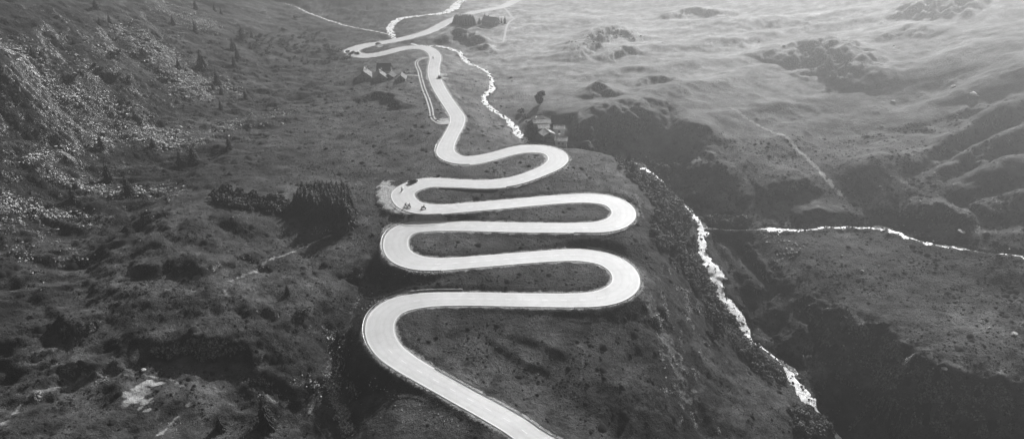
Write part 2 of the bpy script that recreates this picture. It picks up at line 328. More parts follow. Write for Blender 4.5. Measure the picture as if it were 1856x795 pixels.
TRACKS = {  # farm tracks: px, py, width
 'lane': ([(788,104,3.0),(776,104,2.6),(766,106,2.6),(757,111,2.4),(755,117,2.4),(760,130,2.6),(762,140,2.6),(768,160,2.6),(775,178,2.6),(781,198,2.6),(783,211,2.6),(789,218,2.8),(800,222,4.0),(815,221,6)]),
 'spur': ([(736,137.5,1.4),(748,137.5,1.4),(762,138.5,1.4)]),
 'farm': ([(909,12,2.2),(917,18,2.0),(928,31,2.0),(932,33,2.0),(924,38,2.0),(919,46,1.8),(915,62,1.6),(912,78,1.4)]),
}
tracks = {}
for k, L in TRACKS.items():
    x, y, z = ground_at([p[0] for p in L], [p[1] for p in L], H0)
    S = spline([(a, b, c, p[2]) for a, b, c, p in zip(x, y, z, L)]); tracks[k] = S
    S[:, 2] = smooth(sample(H, S[:, 0], S[:, 1]), 31)
    D, I = line_field(S, 6); m = D < 6; w = S[I[m], 3] * .5 + .4; z = S[I[m], 2]
    t = sstep(0, 3.5, D[m] - w); H[m] = (z - .06) * (1 - t) + H[m] * t
# level ground for the houses
PADS = [(663,143,6.5),(690,143,6.5),(711,141,5),(729,143,5.5),(697,131,8),(976,218,7),(984,231,7),(992,244,6),(1009,226,7),(1013,238,6),(1016,258,7),(889,44,9)]
for px, py, r in PADS:
    x, y, z = ground_at([px], [py], H0); d = np.hypot(XX - x[0], YY - y[0]); t = sstep(r * .8, r * 1.7, d)
    zz = sample(H, x, y)[0]; H[:] = zz * (1 - t) + H * t
# lay-bys
LAYBY = [(702,350,4.0),(699,362,3.2),(708,373,3.0),(722,381,2.4),(803,134,2.4),(806,141,2.4),(685,81.5,2.5),(688,84,2.5),(808,218,3.5),(705,340,2.5)]
rsxy = road[:, :2]
pale = np.zeros_like(H)
for px, py, r in LAYBY:
    q_ = proj(road[:, 0], road[:, 1], road[:, 2]); k = np.argmin((q_[0] - px) ** 2 + (q_[1] - py) ** 2); zr = road[k, 2]
    x, y = to_world(px, py, zr); d = np.hypot(XX - x, YY - y); t = sstep(r * .7, r * 1.5, d + .6 * fbm(XX, YY, 71, 2))
    H[:] = (zr - .14) * (1 - t) + H * t; pale = np.maximum(pale, 1 - sstep(r * .8, r * 1.25, d + 1.2 * fbm(XX / 1.5, YY / 1.5, 72, 3)))
# the road bench
m = Dr < 22; z = road[Ir[m], 2]; w = road_w[Ir[m]] * .5 + .95; d = np.maximum(Dr[m] - w, 0)
wobd = d * (1 + .25 * fbm(XX[m] / 3, YY[m] / 3, 80, 3))
H[m] = np.minimum(np.maximum(H[m], z - .13 - .5 * wobd - .06 * wobd ** 2), z - .13 + .5 * wobd + .05 * wobd ** 2)

# ------------------------------------------------------------------ what covers it
edge = fbm(XX / 2.2, YY / 2.2, 90, 3)
verge = 1 - sstep(.2, 1.1, Dr - road_w[Ir] * .5 - .25 + edge * .9)
verge[Dr > 30] = 0
pale = np.maximum(pale, verge * .75)
def paint(L, w, a, seed=95, br=1.2):
    global pale
    S = px_line(L, .7); R = w * 3 + 1; D, I = line_field(S, R)
    pale = np.maximum(pale, np.where(D < R, a * (1 - sstep(w * .5, w * 1.1, D + br * w * fbm(XX / 1.4, YY / 1.4, seed, 3))), 0))
for L, w, a in [
 ([(600,424),(560,438),(520,455),(480,475),(450,492),(418,508),(408,520),(412,535),(425,550),(450,570)], .6, .42), ([(645,147),(656,147),(664,149)], .9, .6), ([(674,144),(682,147)], .9, .6), ([(697,146),(704,147)], .7, .6), ([(679,130),(684,134)], 1.2, .7), ([(707,127),(709,133)], 1.0, .7), ([(268,525),(278,540),(270,555),(262,590)], .5, .3), ([(0,775),(40,738),(100,714),(160,690),(215,683)], .7, .42), ([(0,788),(60,745),(120,722)], .8, .2),
 ([(215,683),(250,681),(290,683),(320,690),(336,706),(341,725),(330,742),(312,755),(298,772),(285,788)], .5, .5), ([(1330,200),(1390,235),(1440,270),(1475,300),(1500,328),(1525,350)], 1.3, .7), ([(1152,352),(1158,365),(1162,385),(1166,395)], .8, .35),
 ([(1130,600),(1150,660),(1190,720)], 6, .2), ([(1165,545),(1190,590),(1220,650),(1250,720)], 4, .3), ([(640,560),(635,590),(628,615)], .8, .3), ([(470,0),(480,20),(495,45)], 1.0, .35), ([(925,130),(935,150),(940,170),(942,185)], .7, .3),
 ([(1040,110),(1075,108),(1095,118)], .8, .35), ([(1250,300),(1275,285),(1292,283)], 1.5, .4), ([(700,330),(695,345),(700,362),(718,380),(735,392)], 2.2, .9), ([(735,395),(720,405),(700,412),(690,430)], 1.2, .5), ([(745,493),(770,489),(800,492)], 1.6, .8), ([(655,125),(700,148),(740,150)], 0.5, .2), ([(800,140),(812,150),(818,160),(835,178),(850,190)], 1.2, .35), ([(1035,610),(1055,625),(1058,650),(1052,690)], .4, .3), ([(960,240),(985,255),(1003,258)], 2.0, .35),
 ([(283,694),(262,697),(250,702),(268,706)], 1.3, .9), ([(245,705),(236,713),(232,721),(244,724)], 1.7, 1.), ([(248,716),(262,725),(276,727)], 1.0, .9), ([(246,730),(252,738)], .8, .8), ([(268,738),(276,743)], .7, .8), ([(485,717),(505,720),(516,728)], 1.0, .7), ([(565,730),(560,748)], .9, .8), ([(12,92),(30,100),(48,108)], 2.2, .8), ([(55,128),(75,142),(88,150)], 1.8, .7), ([(110,278),(122,286),(130,296)], 1.6, .6), ([(130,48),(142,56)],1.4,.6), ([(105,95),(118,108)],1.4,.6)]:
    paint(L, w, a)
# bare rock and scree
rock = np.zeros_like(H)
SCREE = [  # noqa
  # line, half width in metres, strength
 ([(280,0),(310,25),(350,40),(385,50)], 10, .8), ([(225,55),(260,75),(290,100),(330,125),(345,160)], 13, .9), ([(300,130),(340,170),(400,150),(430,175)], 9, .6), ([(130,170),(190,200),(250,220),(290,240)], 10, .8), ([(140,225),(210,245),(280,250),(340,262)], 9, .8),
 ([(330,240),(380,250),(420,225),(480,215),(530,205)], 6, .6), ([(0,80),(40,100),(75,135)], 6, .9), ([(60,130),(100,160),(140,190)], 5, .6), ([(40,290),(110,270),(180,260)], 5, .5), ([(90,310),(150,340),(210,350),(260,345),(320,350)], 6, .6),
 ([(0,360),(60,380),(120,395),(170,400)], 8, .6), ([(60,420),(120,450),(150,470)], 5, .5), ([(0,400),(40,450),(60,520)], 6, .35), ([(190,60),(200,80),(190,100)], 4, .7), ([(110,90),(150,130),(190,160)], 4, .3),
 ([(600,600),(610,650),(600,690)], 4, .5), ([(540,690),(580,700),(610,700)], 4, .5), ([(600,700),(615,740),(635,780)], 3, 1.0), ([(610,665),(600,700),(612,720)], 3, .6), ([(490,715),(520,720),(560,740)], 2.4, .6), ([(440,690),(470,692),(505,705)], 1.5, .7), ([(270,760),(300,765),(330,770)], 2.2, .5),
 ([(200,688),(180,690),(160,700)], 1.5, .4), ([(1290,700),(1300,640),(1210,570)], 0, 0),
 ([(640,560),(652,540),(660,520)], 1.5, .6), ([(660,500),(700,480),(690,460)], 0, 0), ([(640,590),(620,625),(600,650)], 1.2, .6), ([(700,540),(680,548),(662,560)], 2.0, .5), ([(770,492),(800,496),(745,497)], 2.0, .9),
 ([(1150,300),(1180,295),(1220,310)], 6, .4), ([(1280,410),(1310,400),(1370,408)], 3, .5), ([(1390,425),(1440,445),(1400,480)], 6, .3), ([(1530,575),(1550,590),(1570,605)], 2, .8), ([(1540,590),(1560,640),(1600,680)], 2.2, .5), ([(1500,660),(1560,650),(1600,690)], 2, .4), ([(1620,720),(1640,740),(1670,760)], 2, .4), ([(750,660),(800,690),(830,720)], 3, .3), ([(660,690),(760,740),(830,770)], 3, .3),
 ([(1180,560),(1210,620),(1240,700)], 8, .1), ([(1040,80),(1110,60),(1160,70)], 5, .3), ([(1440,120),(1500,110),(1540,140)], 8, .3), ([(540,410),(600,415),(560,425)], 2, .4), ([(420,395),(440,385),(460,400)], 2.5, .4), ([(400,360),(420,375),(400,390)], 2, .4)]
for L, w, a in SCREE:
    if w == 0: continue
    S = px_line(L, 1.0); R = w * 2.2; D, I = line_field(S, R)
    rock = np.maximum(rock, np.where(D < R, a * (1 - sstep(w * .35, w * 1.1, D + .9 * w * fbm(XX / (w * .6), YY / (w * .6), 97, 4))), 0))
gy_, gx_ = np.gradient(H, GY, GX); slope = np.hypot(gx_, gy_)
crag = sstep(.85, 1.5, slope + .5 * fbm(XX / 4, YY / 4, 99, 3)) * .8
crag[Dr < 12] *= .3
rock = np.clip(np.maximum(rock, crag), 0, 1.2)
# mottled turf tone; haze glow painted on far meadows, shade on steep slopes
turf_glow = .5 + .5 * fbm(XX / 24, YY / 18, 101, 4) + (3.9 * sstep(290, 540, YY) + .5 * sstep(230, 300, YY)) * sstep(-70, 30, XX - (YY - 330) * -.12) + .25 * sstep(250, 400, YY) + .2 * sstep(100, 200, XX) - .45 * sstep(.4, .9, slope) - .22 * leftm - .02 * sstep(-25, -60, XX) * (1 - sstep(190, 260, YY))

def mesh_from(name, verts, faces, mat=None, smooth_=True):
    me = bpy.data.meshes.new(name); verts = np.asarray(verts, np.float32)
    me.vertices.add(len(verts)); me.vertices.foreach_set('co', verts.ravel())
    if isinstance(faces, np.ndarray):
        k = faces.shape[1]; me.loops.add(faces.size); me.loops.foreach_set('vertex_index', faces.ravel().astype(np.int32))
        me.polygons.add(len(faces)); me.polygons.foreach_set('loop_start', np.arange(0, faces.size, k, dtype=np.int32))
        me.update(calc_edges=True); me.validate(clean_customdata=False)
    else:
        me.vertices.foreach_set('co', verts.ravel()); me.clear_geometry(); me.from_pydata([tuple(map(float, v)) for v in verts], [], faces); me.update()
    me.polygons.foreach_set('use_smooth', np.full(len(me.polygons), bool(smooth_)))
    if mat: me.materials.append(mat)
    return me
def link(name, me, parent=None, loc=None, rz=0, **tags):
    o = bpy.data.objects.new(name, me); COL.objects.link(o)
    if parent: o.parent = parent
    if loc is not None: o.location = loc
    if rz: o.rotation_euler = (0, 0, rz)
    for k, v in tags.items(): o[k] = v
    return o
# ------------------------------------------------------------------ materials (the photograph is black and white: every colour is a grey)
class NT:
    def __init__(s, name):
        s.m = bpy.data.materials.new(name); s.m.use_nodes = True; s.t = s.m.node_tree; s.n = s.t.nodes; s.n.clear()
        s.out = s.n.new('ShaderNodeOutputMaterial'); s.b = s.n.new('ShaderNodeBsdfPrincipled'); s.t.links.new(s.b.outputs[0], s.out.inputs[0])
        s.tc = s.n.new('ShaderNodeTexCoord').outputs['Object']; s.geo = s.n.new('ShaderNodeNewGeometry').outputs['Position']
    def L(s, a, b): s.t.links.new(a, b)
    def noise(s, scale, detail=4, rough=.55, vec=None, dist=0, world=False, stretch=None):
        n = s.n.new('ShaderNodeTexNoise'); n.inputs['Scale'].default_value = scale; n.inputs['Detail'].default_value = detail; n.inputs['Roughness'].default_value = rough; n.inputs['Distortion'].default_value = dist
        v = vec or s.tc
        if stretch:
            mp = s.n.new('ShaderNodeMapping'); mp.inputs['Scale'].default_value = stretch[0]; mp.inputs['Rotation'].default_value = (0, 0, stretch[1]); s.L(v, mp.inputs[0]); v = mp.outputs[0]
        s.L(v, n.inputs['Vector']); return n.outputs['Fac']
    def vor(s, scale, feat='F1', vec=None, out='Distance', rnd=1):
        n = s.n.new('ShaderNodeTexVoronoi'); n.feature = feat; n.inputs['Scale'].default_value = scale; n.inputs['Randomness'].default_value = rnd; s.L(vec or s.tc, n.inputs['Vector']); return n.outputs[out]
    def attr(s, name):
        n = s.n.new('ShaderNodeAttribute'); n.attribute_name = name; return n.outputs['Fac']
    def math(s, op, a, b=None, c=None, clamp=False):
        n = s.n.new('ShaderNodeMath'); n.operation = op; n.use_clamp = clamp
        for i, v in enumerate((a, b, c)):
            if v is None: continue
            if isinstance(v, (int, float)): n.inputs[i].default_value = v
            else: s.L(v, n.inputs[i])
        return n.outputs[0]
    def ramp(s, v, a, b, lo=0., hi=1.):
        n = s.n.new('ShaderNodeMapRange'); n.inputs['From Min'].default_value = a; n.inputs['From Max'].default_value = b; n.inputs['To Min'].default_value = lo; n.inputs['To Max'].default_value = hi; s.L(v, n.inputs[0]); return n.outputs[0]
    def mix(s, f, a, b):
        n = s.n.new('ShaderNodeMix'); n.data_type = 'FLOAT'
        for i, v in ((0, f), (2, a), (3, b)):
            if isinstance(v, (int, float)): n.inputs[i].default_value = v
            else: s.L(v, n.inputs[i])
        return n.outputs[0]
    def done(s, col, rough=.9, bump=None, bstr=.5, bdist=.3, spec=.3):
        if isinstance(col, (int, float)): s.b.inputs['Base Color'].default_value = (col, col, col, 1)
        else:
            c = s.n.new('ShaderNodeCombineColor')
            for i in range(3): s.L(col, c.inputs[i])
            s.L(c.outputs[0], s.b.inputs['Base Color'])
        if isinstance(rough, (int, float)): s.b.inputs['Roughness'].default_value = rough
        else: s.L(rough, s.b.inputs['Roughness'])
        s.b.inputs['Specular IOR Level'].default_value = spec
        if bump is not None:
            b = s.n.new('ShaderNodeBump'); b.inputs['Strength'].default_value = bstr; b.inputs['Distance'].default_value = bdist; s.L(bump, b.inputs['Height']); s.L(b.outputs[0], s.b.inputs['Normal'])
        return s.m

def mat_land():
    s = NT('alpine_turf'); rock = s.attr('rock'); pale = s.attr('pale'); turf_glow = s.attr('turf_glow')
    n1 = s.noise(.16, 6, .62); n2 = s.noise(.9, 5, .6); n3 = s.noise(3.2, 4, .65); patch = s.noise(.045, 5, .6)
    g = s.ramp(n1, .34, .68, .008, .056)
    g = s.math('MULTIPLY', g, s.ramp(n2, .25, .75, .6, 1.5)); g = s.math('MULTIPLY', g, s.ramp(n3, .25, .75, .65, 1.4)); g = s.math('MULTIPLY', g, s.ramp(turf_glow, 0, 5.6, .5, 10.)); g = s.math('MULTIPLY', g, s.ramp(patch, .3, .7, .7, 1.35))
    calm = s.attr('calm'); g = s.mix(s.math('MULTIPLY', calm, .42), g, s.math('MULTIPLY', s.ramp(turf_glow, 0, 5.6, .012, .30), s.ramp(patch, .3, .7, .8, 1.25)))
    # grey rock with dark cracks, breaking through where the mask is strong
    v = s.vor(.55, 'F1', out='Distance'); ck = s.vor(.9, 'DISTANCE_TO_EDGE'); nr = s.noise(1.3, 6, .7)
    rk = s.math('MULTIPLY', s.ramp(nr, .3, .7, .10, .42), s.ramp(ck, .0, .12, .25, 1.))
    cell = s.vor(.8, 'F1', out='Color')
    br = s.math('ADD', s.ramp(s.noise(.7, 6, .72), .35, .68, 0, 1), s.ramp(s.noise(2.2, 3, .6), .3, .7, -.25, .25))
    mk = s.ramp(s.math('ADD', br, s.math('MULTIPLY', rock, 1.15)), 1.15, 1.4, 0, 1); mk = s.math('MINIMUM', mk, s.ramp(rock, .03, .2, 0, 1))
    c = s.mix(mk, g, rk)
    # trodden or gravelled ground
    pk = s.ramp(s.math('ADD', s.noise(1.1, 5, .7), s.math('MULTIPLY', pale, 1.3)), .75, 1.05, 0, 1); pk = s.math('MINIMUM', pk, s.ramp(pale, .03, .25, 0, 1)); pk = s.math('MULTIPLY', pk, s.ramp(pale, 0, .8, .2, 1)); 
    c = s.mix(pk, c, s.ramp(n2, .3, .7, .22, .42))
    # stray white stones
    st = s.vor(.45, 'F1'); sel = s.n.new('ShaderNodeSeparateColor'); s.L(s.vor(.45, 'F1', out='Color'), sel.inputs[0])
    h = s.math('ADD', s.math('ADD', s.math('MULTIPLY', n1, .12), s.math('MULTIPLY', n2, .3)), s.math('ADD', s.math('MULTIPLY', n3, .16), s.math('MULTIPLY', mk, s.ramp(ck, 0, .25, 0, .5))))
    h = s.math('MULTIPLY', h, s.ramp(calm, 0, 1, 1, .75))
    return s.done(c, .95, h, 1., 2.2, .15)
def mat_road():
    s = NT('sheen_road_surface'); n = s.noise(.25, 5, .6); f = s.noise(9, 3, .6); w = s.noise(.05, 3, .5)
    c = s.math('MULTIPLY', s.ramp(n, .3, .7, ROADC * .93, ROADC * 1.07), s.ramp(f, .3, .7, .94, 1.06))
    c = s.math('MULTIPLY', c, s.ramp(w, .3, .7, .95, 1.05))
    a = s.attr('across'); ab = s.math('ABSOLUTE', a); t1 = s.math('ABSOLUTE', s.math('SUBTRACT', ab, .27)); t2 = s.math('ABSOLUTE', s.math('SUBTRACT', ab, .72)); tr = s.math('MINIMUM', t1, t2)
    c = s.math('MULTIPLY', c, s.math('ADD', s.ramp(tr, .02, .13, .93, 1.0), s.ramp(s.noise(.5, 3), .3, .7, -.02, .02)))
    p = s.vor(.06, 'F1', out='Color'); q = s.n.new('ShaderNodeSeparateColor'); s.L(p, q.inputs[0]); c = s.math('MULTIPLY', c, s.ramp(q.outputs[0], 0, 1, .955, 1.03))
    ck = s.vor(.22, 'DISTANCE_TO_EDGE', vec=None); c = s.math('MULTIPLY', c, s.ramp(ck, 0, .012, .8, 1.))
    c = s.math('MULTIPLY', c, s.ramp(s.math('ADD', ab, s.math('MULTIPLY', n, .12)), .95, 1.12, 1., .82))
    return s.done(c, .62, f, .3, .02, .5)
ROADC = .47  # pale grey carries the asphalt's backlit sheen in its base colour
def mat_plain(name, c, rough=.6, scale=2, var=.15, bump=.3, metal=0, spec=.4, bd=.05):
    s = NT(name); n = s.noise(scale, 5, .6); s.b.inputs['Metallic'].default_value = metal
    return s.done(s.ramp(n, .3, .7, c * (1 - var), c * (1 + var)), rough, n if bump else None, bump, bd, spec)
def mat_water():
    s = NT('white_water'); n = s.noise(.55, 5, .7, dist=.6); d = s.noise(1.9, 5, .7)
    f = s.ramp(s.math('ADD', s.math('MULTIPLY', n, .5), s.math('MULTIPLY', d, .5)), .37, .50)
    return s.done(s.mix(f, .12, .88), s.mix(f, .15, .6), d, .6, .25, .5)
def mat_leaf(name, c, var=.45, trans=.0):
    s = NT(name); oi = s.n.new('ShaderNodeObjectInfo'); n = s.noise(1.1, 4, .6)
    c_ = s.math('MULTIPLY', s.ramp(n, .3, .7, c * (1 - var), c * (1 + var)), s.ramp(oi.outputs['Random'], 0, 1, .8, 1.25))
    return s.done(c_, .7, None, spec=.25)
def mat_slab(name, c):
    s = NT(name); br = s.n.new('ShaderNodeTexBrick'); br.inputs['Scale'].default_value = 1.; br.inputs['Brick Width'].default_value = .7; br.inputs['Row Height'].default_value = .4; br.inputs['Mortar Size'].default_value = .04
    br.inputs['Color1'].default_value = (c, c, c, 1); br.inputs['Color2'].default_value = (c * .75,) * 3 + (1,); br.inputs['Mortar'].default_value = (c * .35,) * 3 + (1,); s.L(s.tc, br.inputs[0])
    sc = s.n.new('ShaderNodeSeparateColor'); s.L(br.outputs[0], sc.inputs[0]); return s.done(s.math('MULTIPLY', sc.outputs[0], s.ramp(s.noise(1.2, 4), .3, .7, .7, 1.25)), .9, br.outputs[1], .4, .05, .15)
def mat_masonry(name, c):
    s = NT(name); v = s.vor(1.6, 'DISTANCE_TO_EDGE'); n = s.noise(2.5, 5)
    return s.done(s.math('MULTIPLY', s.ramp(v, 0, .1, c * .45, c), s.ramp(n, .3, .7, .75, 1.2)), .85, v, .5, .08)
M = dict(land=mat_land(), road=mat_road(), line=mat_plain('road_paint', .78, .6, 3, .06, 0), gravel=mat_plain('pale_gravel', .42, .9, 3, .25, .5), water=mat_water(),
 needle=mat_leaf('dark_needles', .014), larch=mat_leaf('larch_needles', .032), bark=mat_plain('bark', .06, .9, 3, .3), leaf=mat_leaf('alder_leaves', .085), darkleaf=mat_leaf('dark_shrub_leaves', .022),
 rock=mat_plain('pale_gneiss', .36, .9, .9, .45, .8, bd=.2), darkrock=mat_plain('lichen_rock', .16, .9, .9, .5, .8, bd=.2), wet=mat_plain('wet_rock', .06, .5, .9, .5, .8, bd=.2), steel=mat_plain('weathered_steel', .30, .5, 2, .15, .1, .6), post=mat_plain('post_steel', .16, .6, 2, .15, .1, .3),
 slab=mat_slab('pale_stone_slabs', .30), slab2=mat_slab('grey_stone_slabs', .2), slabw=mat_slab('sunlit_gneiss_slabs', .62), slabd=mat_slab('dark_shingles', .10), wall=mat_masonry('rubble_masonry', .30), limewall=mat_plain('limewash', .55, .85, 1.5, .12, .3), timber=mat_plain('dark_larch_boards', .06, .8, 2, .3, .4),
 paintd=mat_plain('dark_car_paint', .02, .25, 2, .05, 0, 0, .5), paintl=mat_plain('light_car_paint', .3, .3, 2, .05, 0, 0, .5), glass=mat_plain('dark_glass', .015, .08, 2, .05, 0, 0, .6), tyre=mat_plain('tyre_rubber', .02, .85, 3, .1, 0), rim=mat_plain('wheel_metal', .5, .3, 3, .05, 0, .8), lamp=mat_plain('lamp_lens', .7, .2, 3, .05, 0), rlamp=mat_plain('tail_lens', .08, .3, 3, .05, 0), cloth=mat_plain('riding_leather', .03, .7, 6, .2, 0), clothl=mat_plain('pale_riding_jacket', .6, .7, 6, .1, 0), skin=mat_plain('skin', .35, .5, 6, .05, 0))

# ------------------------------------------------------------------ the ground
F = np.arange(NX * NY).reshape(NY, NX)
quads = np.stack([F[:-1, :-1].ravel(), F[:-1, 1:].ravel(), F[1:, 1:].ravel(), F[1:, :-1].ravel()], 1)
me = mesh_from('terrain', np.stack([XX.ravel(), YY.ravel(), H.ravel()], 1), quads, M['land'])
for k, v in (('rock', rock), ('pale', pale), ('turf_glow', turf_glow), ('calm', calm)):
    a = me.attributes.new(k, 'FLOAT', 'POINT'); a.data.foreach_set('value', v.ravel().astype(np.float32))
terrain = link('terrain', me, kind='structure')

# ------------------------------------------------------------------ road, verges and paint
def ribbon(S, offs, dz, mat, name, parent=None, wmul=None, **tags):
    """offs: list of (factor of half width, constant) with heights dz; one strip of quads"""
    N, T = normals2(S); hw = S[:, 3] * .5; V = []
    for (f, c), z in zip(offs, dz):
        o = hw * f + c
        V.append(np.stack([S[:, 0] + N[:, 0] * o, S[:, 1] + N[:, 1] * o, S[:, 2] + z], 1))
    V = np.stack(V, 1); n, k = V.shape[:2]; I = np.arange(n * k).reshape(n, k)
    q = np.stack([I[:-1, :-1].ravel(), I[1:, :-1].ravel(), I[1:, 1:].ravel(), I[:-1, 1:].ravel()], 1)[:, ::-1]
    return link(name, mesh_from(name, V.reshape(-1, 3), q, mat, False), parent, **tags)
RD = np.column_stack([road, road_w])
ro = ribbon(RD, [(1, .25), (1, .0), (.5, 0), (0, 0), (-.5, 0), (-1, 0), (-1, -.25)], [-.35, 0, .02, .04, .02, 0, -.35], M['road'], 'road', kind='structure')
at_ = ro.data.attributes.new('across', 'FLOAT', 'POINT'); at_.data.foreach_set('value', np.tile(np.array([1.2, 1, .5, 0, -.5, -1, -1.2], np.float32), len(RD)))
for s_ in (1, -1):
    ribbon(RD, [(s_, -s_ * .42), (s_, -s_ * .25)][::s_], [.012, .006][::s_], M['line'], 'edge_line', ro)
L_ = len(RD); vs = []; fs = []; N_, T_ = normals2(RD)
i = 4
while i < L_ - 8:
    if curv[i] < .05 and i < 1100 and not (1100 < i):
        b = len(vs)
        for j in range(0, 5):
            p = RD[i + j]
            for o in (-.07, .07): vs.append((p[0] + N_[i + j, 0] * o, p[1] + N_[i + j, 1] * o, p[2] + .052))
        for j in range(4): fs.append((b + 2 * j, b + 2 * j + 1, b + 2 * j + 3, b + 2 * j + 2)[::-1])
    i += 12
me = bpy.data.meshes.new('centre_line'); me.from_pydata(vs, [], fs); me.materials.append(M['line']); link('centre_line', me, ro)
for k, S in tracks.items():
    nm = 'farm_track' if k != 'spur' else 'footpath'
    if k == 'lane':   # two wheel ruts
        t = None
        S2 = S.copy()
        for s_ in (1, -1):
            q = S2.copy(); n2, _ = normals2(S2); off = np.minimum(S2[:, 3] * .5 - .45, .85)
            q[:, :2] += n2 * (s_ * off)[:, None]; q[:, 3] = .8 + np.maximum(S2[:, 3] - 3, 0) * .8; q[:, 2] = sample(H, q[:, 0], q[:, 1])
            t = ribbon(q, [(1, 0), (0, 0), (-1, 0)], [.05, .10, .05], M['gravel'], nm if s_ == 1 else 'wheel_rut', t, **({'kind': 'structure'} if s_ == 1 else {}))
    else:
        q = S.copy(); q[:, 2] = sample(H, q[:, 0], q[:, 1])
        ribbon(q, [(1, 0), (0, 0), (-1, 0)], [.04, .10, .04], M['gravel'], nm, kind='structure')

# ------------------------------------------------------------------ water
def water(S, name, wild=.9):
    n = len(S); jag = fbm(np.arange(n) / 5., np.zeros(n), 120, 4, .6) * wild; jag2 = fbm(np.arange(n) / 5., np.ones(n) * 7.7, 121, 4, .6) * wild
    N, T = normals2(S); hw = S[:, 3] * .5; cols = []
    for f in (-1, -.6, -.2, .2, .6, 1):
        j = jag if f > 0 else jag2
        o = hw * f * (1 + j * abs(f)) ; z = S[:, 2] - .12 + .18 * fbm(np.arange(n) / 3., np.full(n, f * 5.), 123, 3)
        cols.append(np.stack([S[:, 0] + N[:, 0] * o, S[:, 1] + N[:, 1] * o, z - (.12 if abs(f) == 1 else 0)], 1))
    V = np.stack(cols, 1); k = 6; I = np.arange(n * k).reshape(n, k)
    q = np.stack([I[:-1, :-1].ravel(), I[1:, :-1].ravel(), I[1:, 1:].ravel(), I[:-1, 1:].ravel()], 1)
    link(name, mesh_from(name, V.reshape(-1, 3), q, M['water']), kind='structure')
water(river, 'river'); water(brook, 'brook'); water(stream, 'stream', 1.7)
# ------------------------------------------------------------------ helpers for things
def bm_mesh(name, bm, mat, smooth_=False):
    me = bpy.data.meshes.new(name); bm.to_mesh(me); bm.free()
    if mat: me.materials.append(mat)
    if smooth_: me.polygons.foreach_set('use_smooth', np.ones(len(me.polygons), bool))
    return me
def box(bm, c, s, rz=0, taper=1.0, rx=0):
    r = bmesh.ops.create_cube(bm, size=1); M_ = Matrix.Translation(c) @ Matrix.Rotation(rz, 4, 'Z') @ Matrix.Rotation(rx, 4, 'X')
    for v in r['verts']:
        k = taper if v.co.z > 0 else 1
        v.co = M_ @ Vector((v.co.x * s[0] * k, v.co.y * s[1] * k, v.co.z * s[2]))
    return r['verts']
def cyl(bm, a, b, r1, r2=None, n=8):
    a = Vector(a); b = Vector(b); d = b - a; r2 = r1 if r2 is None else r2
    q = d.to_track_quat('Z', 'Y').to_matrix().to_4x4(); bmesh.ops.create_cone(bm, cap_ends=True, segments=n, radius1=r1, radius2=r2, depth=d.length, matrix=Matrix.Translation((a + b) / 2) @ q)
def empty(name, loc, rz, label, cat, group=None):
    o = bpy.data.objects.new(name, None); COL.objects.link(o); o.location = loc; o.rotation_euler = (0, 0, rz); o['label'] = label; o['category'] = cat; o.empty_display_size = .3
    if group: o['group'] = group
    return o
def dup(root, loc, rz, sc=(1, 1, 1), label=None, group=None, name=None):
    r = root.copy(); COL.objects.link(r); r.location = loc; r.rotation_euler = (0, 0, rz); r.scale = sc
    if label: r['label'] = label
    if group: r['group'] = group
    for ch in KIDS.get(root.name, []):
        c = ch.copy(); COL.objects.link(c); c.parent = r
        for g in KIDS.get(ch.name, []):
            d = g.copy(); COL.objects.link(d); d.parent = c
    return r
KIDS = {}
def part(name, me, parent, loc=None, rot=None):
    o = link(name, me, parent)
    if loc is not None: o.location = loc
    if rot is not None: o.rotation_euler = rot
    KIDS.setdefault(parent.name, []).append(o); return o
def gz(x, y): return float(sample(H, np.array([x]), np.array([y]))[0])
def at(px, py):
    x, y, z = ground_at([px], [py]); return float(x[0]), float(y[0]), float(z[0])

# ------------------------------------------------------------------ conifers and shrubs
def conifer_mesh(seed, h=1.0, spread=.19, tiers=17, n=10, tip=.03):
    r = np.random.default_rng(seed); V = []; Q = []
    for t in range(tiers):
        f = t / (tiers - 1); z0 = h * (.07 + .93 * f); R = h * (spread * (1 - f) ** .8 + tip) * (.85 + .3 * r.random())
        m = max(4, int(n * (1 - .55 * f)))
        for b in range(m):
            a = 2 * math.pi * (b + r.random() * .9) / m + t; Rb = R * (.65 + .5 * r.random()); dr = .35 + .25 * r.random()
            ca, sa = math.cos(a), math.sin(a); w = Rb * .26 + .006 * h; zz = z0 + (r.random() - .5) * h * .04
            pts = []
            for u in (0, .45, .8, 1.05):
                rr = Rb * u; z = zz - dr * Rb * u * u + .10 * Rb * u; ww = w * (1 - .75 * u) * (.8 + .5 * r.random())
                pts.append(((ca * rr - sa * ww, sa * rr + ca * ww, z - ww * .5), (ca * rr, sa * rr, z + ww * .3), (ca * rr + sa * ww, sa * rr - ca * ww, z - ww * .5)))
            base = len(V); V += [p for tr in pts for p in tr]
            for u in range(3):
                i = base + u * 3; Q += [(i, i + 1, i + 4, i + 3), (i + 1, i + 2, i + 5, i + 4)]
            # hanging twigs
            for u in (.5, .85):
                rr = Rb * u; z = zz - dr * Rb * u * u; i = len(V); e = w * .7
                V += [(ca * rr - sa * e, sa * rr + ca * e, z), (ca * rr + sa * e, sa * rr - ca * e, z), (ca * rr * 1.02 + sa * e * .6, sa * rr * 1.02 - ca * e * .6, z - e * 1.6), (ca * rr * 1.02 - sa * e * .6, sa * rr * 1.02 + ca * e * .6, z - e * 1.6)]
                Q.append((i, i + 1, i + 2, i + 3))
    return mesh_from('crown', V, np.array(Q), M['needle'], False)
